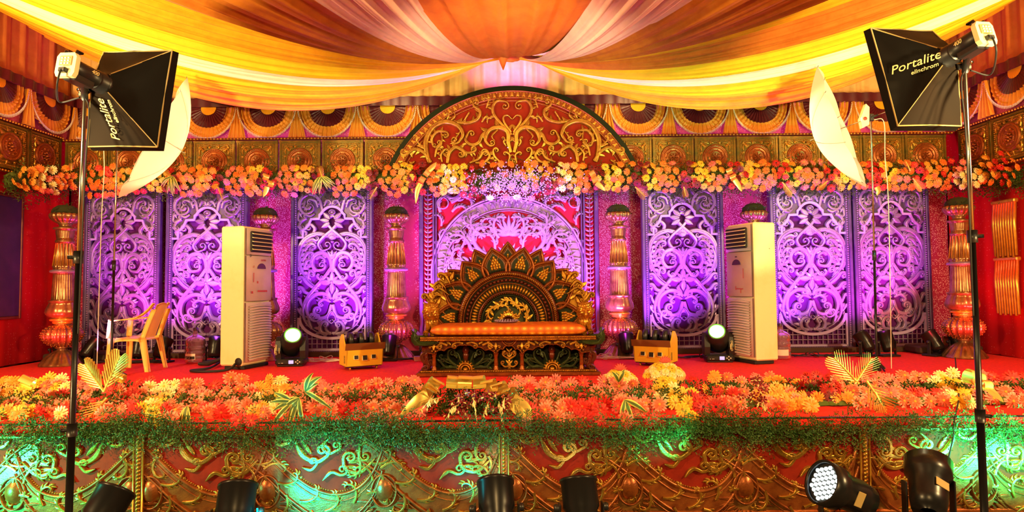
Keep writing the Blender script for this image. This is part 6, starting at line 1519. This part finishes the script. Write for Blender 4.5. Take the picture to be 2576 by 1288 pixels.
LOW = [
 ('l', [(-20, 60, 955, 1030, 'yellow amber salmon', 34), (50, 100, 975, 1025, 'yellow', 34), (75, 125, 955, 980, 'yellow white', 36), (85, 172, 965, 1025, 'salmon salmon scarlet', 35), (125, 160, 945, 975, 'white yellow', 34), (150, 150, 1042, 1042, 'white', 30), (190, 238, 945, 1000, 'salmon salmon pink', 34), (225, 262, 1010, 1025, 'scarlet', 32), (245, 330, 975, 1040, 'salmon scarlet scarlet', 35), (262, 268, 1022, 1026, 'white', 30),
        (318, 378, 955, 990, 'scarlet salmon', 34), (310, 350, 990, 1035, 'scarlet', 34), (352, 408, 1000, 1040, 'amber yellow', 34), (385, 425, 965, 1000, 'yellow white', 33), (435, 442, 958, 962, 'white', 30), (384, 388, 1052, 1056, 'yellow', 30), (405, 455, 1010, 1040, 'scarlet salmon', 34), (440, 505, 965, 1000, 'salmon salmon pink', 34), (455, 470, 990, 1015, 'salmon', 34), (515, 565, 965, 1035, 'salmon scarlet', 34), (555, 640, 945, 1000, 'salmon salmon pink', 36), (575, 640, 985, 1040, 'scarlet scarlet salmon', 35), (625, 665, 970, 1035, 'amber salmon', 33),
        (650, 720, 950, 1010, 'yellow white amber', 33), (690, 745, 995, 1040, 'salmon scarlet', 34), (745, 800, 955, 985, 'salmon pink', 34), (735, 760, 970, 1000, 'salmon', 33), (795, 865, 970, 1030, 'salmon salmon pink', 34), (840, 905, 975, 1018, 'red red scarlet', 34), (860, 960, 960, 990, 'red salmon', 34), (915, 1000, 960, 1040, 'salmon salmon pink', 35), (985, 1070, 950, 1025, 'salmon pink salmon', 35)]),
 ('r', [(1275, 1345, 950, 985, 'pink salmon', 35), (1300, 1420, 970, 1055, 'salmon salmon scarlet', 35), (1375, 1420, 955, 985, 'pink salmon', 35), (1410, 1470, 960, 1010, 'pink scarlet', 35), (1420, 1525, 985, 1035, 'scarlet salmon scarlet', 35), (1505, 1510, 1048, 1052, 'scarlet', 35), (1430, 1440, 1045, 1050, 'salmon', 35), (1350, 1440, 1025, 1050, 'salmon', 36), (1490, 1545, 955, 985, 'pink salmon', 34), (1535, 1600, 960, 1000, 'salmon pink', 35), (1545, 1600, 1000, 1040, 'scarlet salmon', 35), (1600, 1660, 960, 1035, 'salmon salmon scarlet', 35),
        (1640, 1700, 955, 985, 'white yellow', 33), (1690, 1752, 985, 1030, 'yellow', 33), (1668, 1690, 975, 1000, 'yellow white', 33), (1718, 1770, 955, 985, 'red', 34), (1745, 1810, 980, 1020, 'red red scarlet', 34), (1770, 1850, 945, 1000, 'salmon amber', 35), (1820, 1870, 985, 1020, 'salmon scarlet', 35), (1880, 1960, 945, 985, 'salmon amber pink', 35), (1905, 1985, 955, 995, 'salmon amber', 34), (1935, 2000, 985, 1015, 'salmon amber', 34), (1985, 2060, 965, 1015, 'amber amber salmon', 34), (2005, 2110, 945, 985, 'dark red', 33), (2055, 2120, 975, 1000, 'red dark scarlet', 34),
        (2080, 2165, 950, 985, 'salmon amber', 34), (2120, 2180, 980, 1005, 'salmon', 34), (2185, 2260, 945, 975, 'salmon pink', 34), (2245, 2330, 955, 1000, 'salmon salmon amber', 35), (2280, 2330, 940, 960, 'salmon', 34), (2270, 2400, 985, 1010, 'salmon scarlet', 34), (2345, 2400, 935, 965, 'yellow white', 33), (2385, 2455, 960, 1005, 'yellow white', 33), (2440, 2530, 940, 985, 'salmon scarlet pink', 35), (2520, 2600, 945, 1000, 'salmon scarlet', 35)]),
]
nlow = [0]; NLOW = []
for key, cl in LOW:
    nlow[0] = 0
    cx = cl[0][0] * .5 + cl[-1][1] * .5; base = unz(cx, 1020, SZ); base.y = 5.2
    t = thing('flower_garland', 'gerbera garland along the stage edge, left half up to the ribbon spray' if key == 'l' else 'gerbera garland along the stage edge, right half from the ribbon spray on', 'garland', base, 0, 'flower garlands on the stage edge'); base = Vector(t.location)
    gf = G()
    allc, placed = [], []
    def depth(y): return 5.95 - (y - 945) / 105 * .95 if y < 1050 else 4.9
    for x0, x1, y0, y1, mix, pitch in cl:
        cols = mix.split(); allc.append(((x0 + x1) / 2, (y0 + y1) / 2, cols))
        pts = scatter(x0 - 4, x1 + 4, y0 - 2, y1 + 8, pitch * .88) if x1 - x0 > 12 else [((x0 + x1) / 2, (y0 + y1) / 2)]
        for (x, y) in pts:
            y += 8; placed.append((x, y)); Y = max(4.86, min(5.95, depth(y + (x - 1288) * .006)))
            p = un(x, y, Y); p.z = max(p.z, SZ + .05) if Y > 4.95 else p.z
            k = (Y - 4.9) / 1.05; nrm = (RN.randn() * .38, -1, .75 * k + .05 + RN.randn() * .32)
            flower(t, cols[RN.randint(len(cols))], p - base, nrm, .069); nlow[0] += 1
    for x in np.arange(cl[0][0], cl[-1][1], 15.0):       # close the gaps between the clusters
        for y in (972, 992, 1012, 1030) if key == 'l' or x < 1700 else (962, 980, 998, 1012):
            x_, y_ = x + RN.randn() * 4, y + RN.randn() * 4
            if min(math.hypot(x_ - a, y_ - b) for a, b in placed) > 23:
                c = min(allc, key=lambda q: math.hypot(q[0] - x_, 1.5 * (q[1] - y_)))[2]; placed.append((x_, y_)); Y = depth(y_ + (x_ - 1288) * .006); p = un(x_, y_, Y); p.z = max(p.z, SZ + .05)
                flower(t, c[RN.randint(len(c))], p - base, (RN.randn() * .3, -1, .3 + RN.randn() * .3), .068); nlow[0] += 1
    xs_, xe = cl[0][0] - 10, cl[-1][1] + 10
    for i in range(int((xe - xs_) * .9)):
        x = xs_ + RN.rand() * (xe - xs_); y = 955 + RN.rand() * (50 if x > 1720 else 78); Y = max(5.0, depth(y)) + .16; p = un(x, y, Y); p.z = max(SZ + .012, p.z - .12)
        fern(gf, p - base, (RN.randn() * .6, -.1, .9 + RN.randn() * .6), .13 + RN.rand() * .06, 8, .012)
    for i in range(int((xe - xs_) / 22)):
        for yy in (5.45, 5.7):
            p = un(xs_ + i * 22, 1000, yy); lathe(gf, [(.10, 0), (.08, .03), (.001, .05)], 7, (p.x - base.x + RN.randn() * .02, yy - base.y, SZ + .002 - base.z))
    NLOW.append(nlow[0])
    gf.build('greenery', M['greenleaf'], t, kind='stuff')
    if key == 'l':
        palm(t, un(262, 985, 5.25) - base, 1.15, .32, M['palm'], -.2); palm(t, un(262, 985, 5.25) - base, 2.2, .28, M['palm'], -.2); palm(t, un(270, 1000, 5.15) - base, 4.0, .3, M['palm'], .1)
        for x, y, a in ((740, 1010, 3.3), (770, 985, .6), (755, 1000, -2.2), (475, 1020, -1.9)): blade_tuft(t, un(x, y, 5.02) - base, .22, 7, a, 1.9)
        curl_ribbon(t, un(66, 962, 5.3) - base, .05, .05, (0, .5, .3)); curl_ribbon(t, un(300, 950, 5.5) - base, .04, .04, (0, .3, 0))
    else:
        palm(t, un(2160, 965, 5.35) - base, 2.3, .3, M['palm'], -.25); palm(t, un(2150, 965, 5.35) - base, .95, .26, M['palm'], -.2); palm(t, un(2180, 958, 5.2) - base, -1.0, .34, M['palm'], .1); palm(t, un(2200, 985, 5.08) - base, -1.1, .22, M['palm'], .25)
        blade_tuft(t, un(1570, 1005, 5.05) - base, .18, 6, -1.2, 2.4); blade_tuft(t, un(1555, 960, 5.4) - base, .16, 5, 1.6, .9)
        curl_ribbon(t, un(2450, 950, 5.4) - base, .06, .06, (0, .3, 0)); ribbon_tail(t, [un(2478, 968, 5.1) - base, un(2500, 990, 5.0) - base, un(2524, 1012, 4.9) - base], .05)
        curl_ribbon(t, un(2476, 970, 5.1) - base, .045, .04, (.3, .1, .2))

# orchids
M['orchid'] = mat('dark_red_orchid', (.30, .012, .015), .45, 0, (.2, .008, .01), 20); M['orchidtip'] = mat('cream_orchid_lip', (.85, .68, .25), .5)
def orchid(parent, loc, s, m=None):
    g = G()
    for k in range(5): leaf(g, .2 * math.cos(PI / 2 + k * 1.257), .2 * math.sin(PI / 2 + k * 1.257), PI / 2 + k * 1.257, .85, .26, .15, 0, 0, k=4)
    leaf(g, 0, 0, -PI / 2, .6, .2, .35, -.1, 1, k=4); dome(g, 0, 0, .18, .18, .3, 0, 0, 6, 1)
    g.v = [g.V() * s]; o = g.build('orchid', [m or M['orchid'], M['orchidtip']], parent); o.location = loc; o.rotation_euler = (RN.randn() * .5 + .4, RN.randn() * .8, RN.randn() * .5); return o
def bud_string(parent, p0, p1, n):
    g = G(); p0, p1 = Vector(p0), Vector(p1); mid = (p0 + p1) / 2 + Vector((0, -.03, .03)); c = cr([p0, mid, p1], 8); tube(g, c, .0025, 5)
    for i in range(n):
        q = Vector(c[int((i + 1) * (len(c) - 1) / n)]); d = Vector((RN.randn() * .4, -.3, -1)).normalized(); l = .05 * (1 - .5 * i / n)
        tube(g, [q, q + d * l * .5, q + d * l], [.003, .010 * (1 - .4 * i / n), .001], 6)
    g.build('bud_string', M['orchidtip'], parent)
t = thing('ribbon_spray', 'spray of gold ribbon loops and dark red orchids at the middle of the stage edge', 'flower arrangement', un(1180, 1010, 5.1)); base = Vector(t.location)
gf = G()
for i in range(300):
    x = 1185 + RN.randn() * 75; y = 1014 + RN.randn() * 20; fern(gf, un(x, y, 5.2 + RN.randn() * .04) - base, (RN.randn(), -.8, RN.randn()), .12, 8, .012)
gf.build('greenery', M['greenleaf'], t, kind='stuff')
for x, y, a, tz in ((1082, 985, 1.2, .5), (1094, 970, .9, .4), (1142, 962, .2, .2), (1170, 962, .1, .1), (1202, 962, -.2, -.2), (1230, 972, -.4, -.3), (1256, 978, -.5, -.4), (1280, 995, -.7, -.6)):
    curl_ribbon(t, un(x, y, 5.03) - base, .052, .055, (-.7, a * .6, tz))
for pts in (((1078, 995), (1050, 1010), (1004, 1048)), ((1286, 1008), (1310, 1035), (1336, 1080)), ((1288, 1006), (1322, 1030), (1334, 1062))): ribbon_tail(t, [un(x, y, 5.02 - .05 * i) - base for i, (x, y) in enumerate(pts)], .055)
for x, y in [(1130 + RN.rand() * 150, 985 + RN.rand() * 50) for _ in range(34)] + [(1120, 1045), (1178, 1052), (1212, 1066), (1262, 1040), (1240, 1030), (1170, 1040)]: orchid(t, un(x, y, 5.0 + RN.randn() * .03) - base, .034)
for a, b, n in (((1110, 1000), (1060, 1030), 7), ((1150, 1020), (1125, 1050), 6), ((1230, 1010), (1210, 1075), 8), ((1255, 1010), (1268, 1078), 9), ((1190, 1000), (1200, 1060), 7), ((1270, 1000), (1262, 1050), 6), ((1090, 1000), (1075, 1025), 5)): bud_string(t, un(*a, 4.98) - base, un(*b, 4.9) - base, n)
t = thing('orchid_spray', 'small spray of dark red orchids among the flowers right of the yellow gerberas', 'flower arrangement', un(1890, 985, 5.1)); base = Vector(t.location)
for x, y in [(1860 + RN.rand() * 65, 950 + RN.rand() * 75) for _ in range(18)]: orchid(t, un(x, y, 5.02 + RN.randn() * .03) - base, .032)
bud_string(t, un(1905, 1010, 4.95) - base, un(1935, 1045, 4.9) - base, 6)

# hanging asparagus fern over the stage front
gf = G()
for i in range(6000):
    x = -40 + RN.rand() * 2660
    den = .35 + .65 * math.exp(-((x - 1000) / 260) ** 2) + .6 * math.exp(-((x - 1850) / 220) ** 2) + .5 * math.exp(-((x - 250) / 160) ** 2)
    y = 1076 + RN.randn() * 19 * (1 + .3 * math.sin(x * .021)) + 9 * math.sin(x * .013) - max(0, x - 1300) * .012
    if RN.rand() > den: continue
    Y = 4.84 + RN.randn() * .018
    fern(gf, un(x, y, Y), (RN.randn() * .8, -.5, -.5 + RN.randn() * .7), .06 + RN.rand() * .05, 8, .0065)
for i in range(26):                                     # longer trailing strands
    x = 60 + RN.rand() * 2450; y = 1075; L = .08 + RN.rand() * .12
    for k in range(14): fern(gf, un(x + RN.randn() * 2, y, 4.83) + Vector((0, -.02, -L * k / 14)), (RN.randn(), -.3, -.4 + RN.randn() * .3), .035, 5, .005)
o = gf.build('hanging_fern', M['fern'], None, kind='stuff'); tag(o, 'feathery green fern hanging along the stage edge over the carved front', 'fern', None, 'stuff')

# cream wrapped bouquets lying on the stage
def bouquet(label, px, py, Y, sc):
    p = unz(px, py, SZ); t = thing('wrapped_bouquet', label, 'bouquet', (p.x, Y, SZ), 0, 'cream wrapped bouquets')
    g = G(); P = []
    for f in np.linspace(0, 1, 14):
        row = []
        for a in np.linspace(0, 2 * PI, 49): r = sc * (.15 + .07 * f - .05 * max(0, f - .75) * 4) * (1 + .10 * math.sin(a * 7 + f * 3) + .05 * math.sin(a * 13)); row.append((r * math.cos(a), r * .7 * math.sin(a), sc * .17 * f))
        P.append(row)
    sheet(g, P).build('paper_wrap', M['wrap'], t)
    for k in range(26):
        a = k * 2.4; r = .20 * sc * (k / 26) ** .5; flower(t, ('white', 'yellow', 'white')[k % 3], Vector((r * math.cos(a), r * .75 * math.sin(a) - .02, sc * (.245 - .11 * (k / 26)))), (math.cos(a) * .6 * r / .2, -.55 + .4 * math.sin(a), .9), .05)
    g = G()
    for k in range(7): leaf(g, 0, .26 * sc, .3 + k * .42, .07, .014, .02, -.05, k=4)
    g.build('red_bow', M['redbow'], t)
M['wrap'] = mat('cream_wrapping_paper', (.86, .68, .24), .45, 0, (.80, .58, .16), 6); M['redbow'] = mat('red_bow', (.65, .08, .05), .5)
bouquet('cream wrapped bouquet with red bow in front of the right bubble machine', 1650, 962, 6.35, 1.0)
bouquet('cream wrapped bouquet lying on the stage between sofa and right bubble machine', 1545, 968, 6.25, .78)
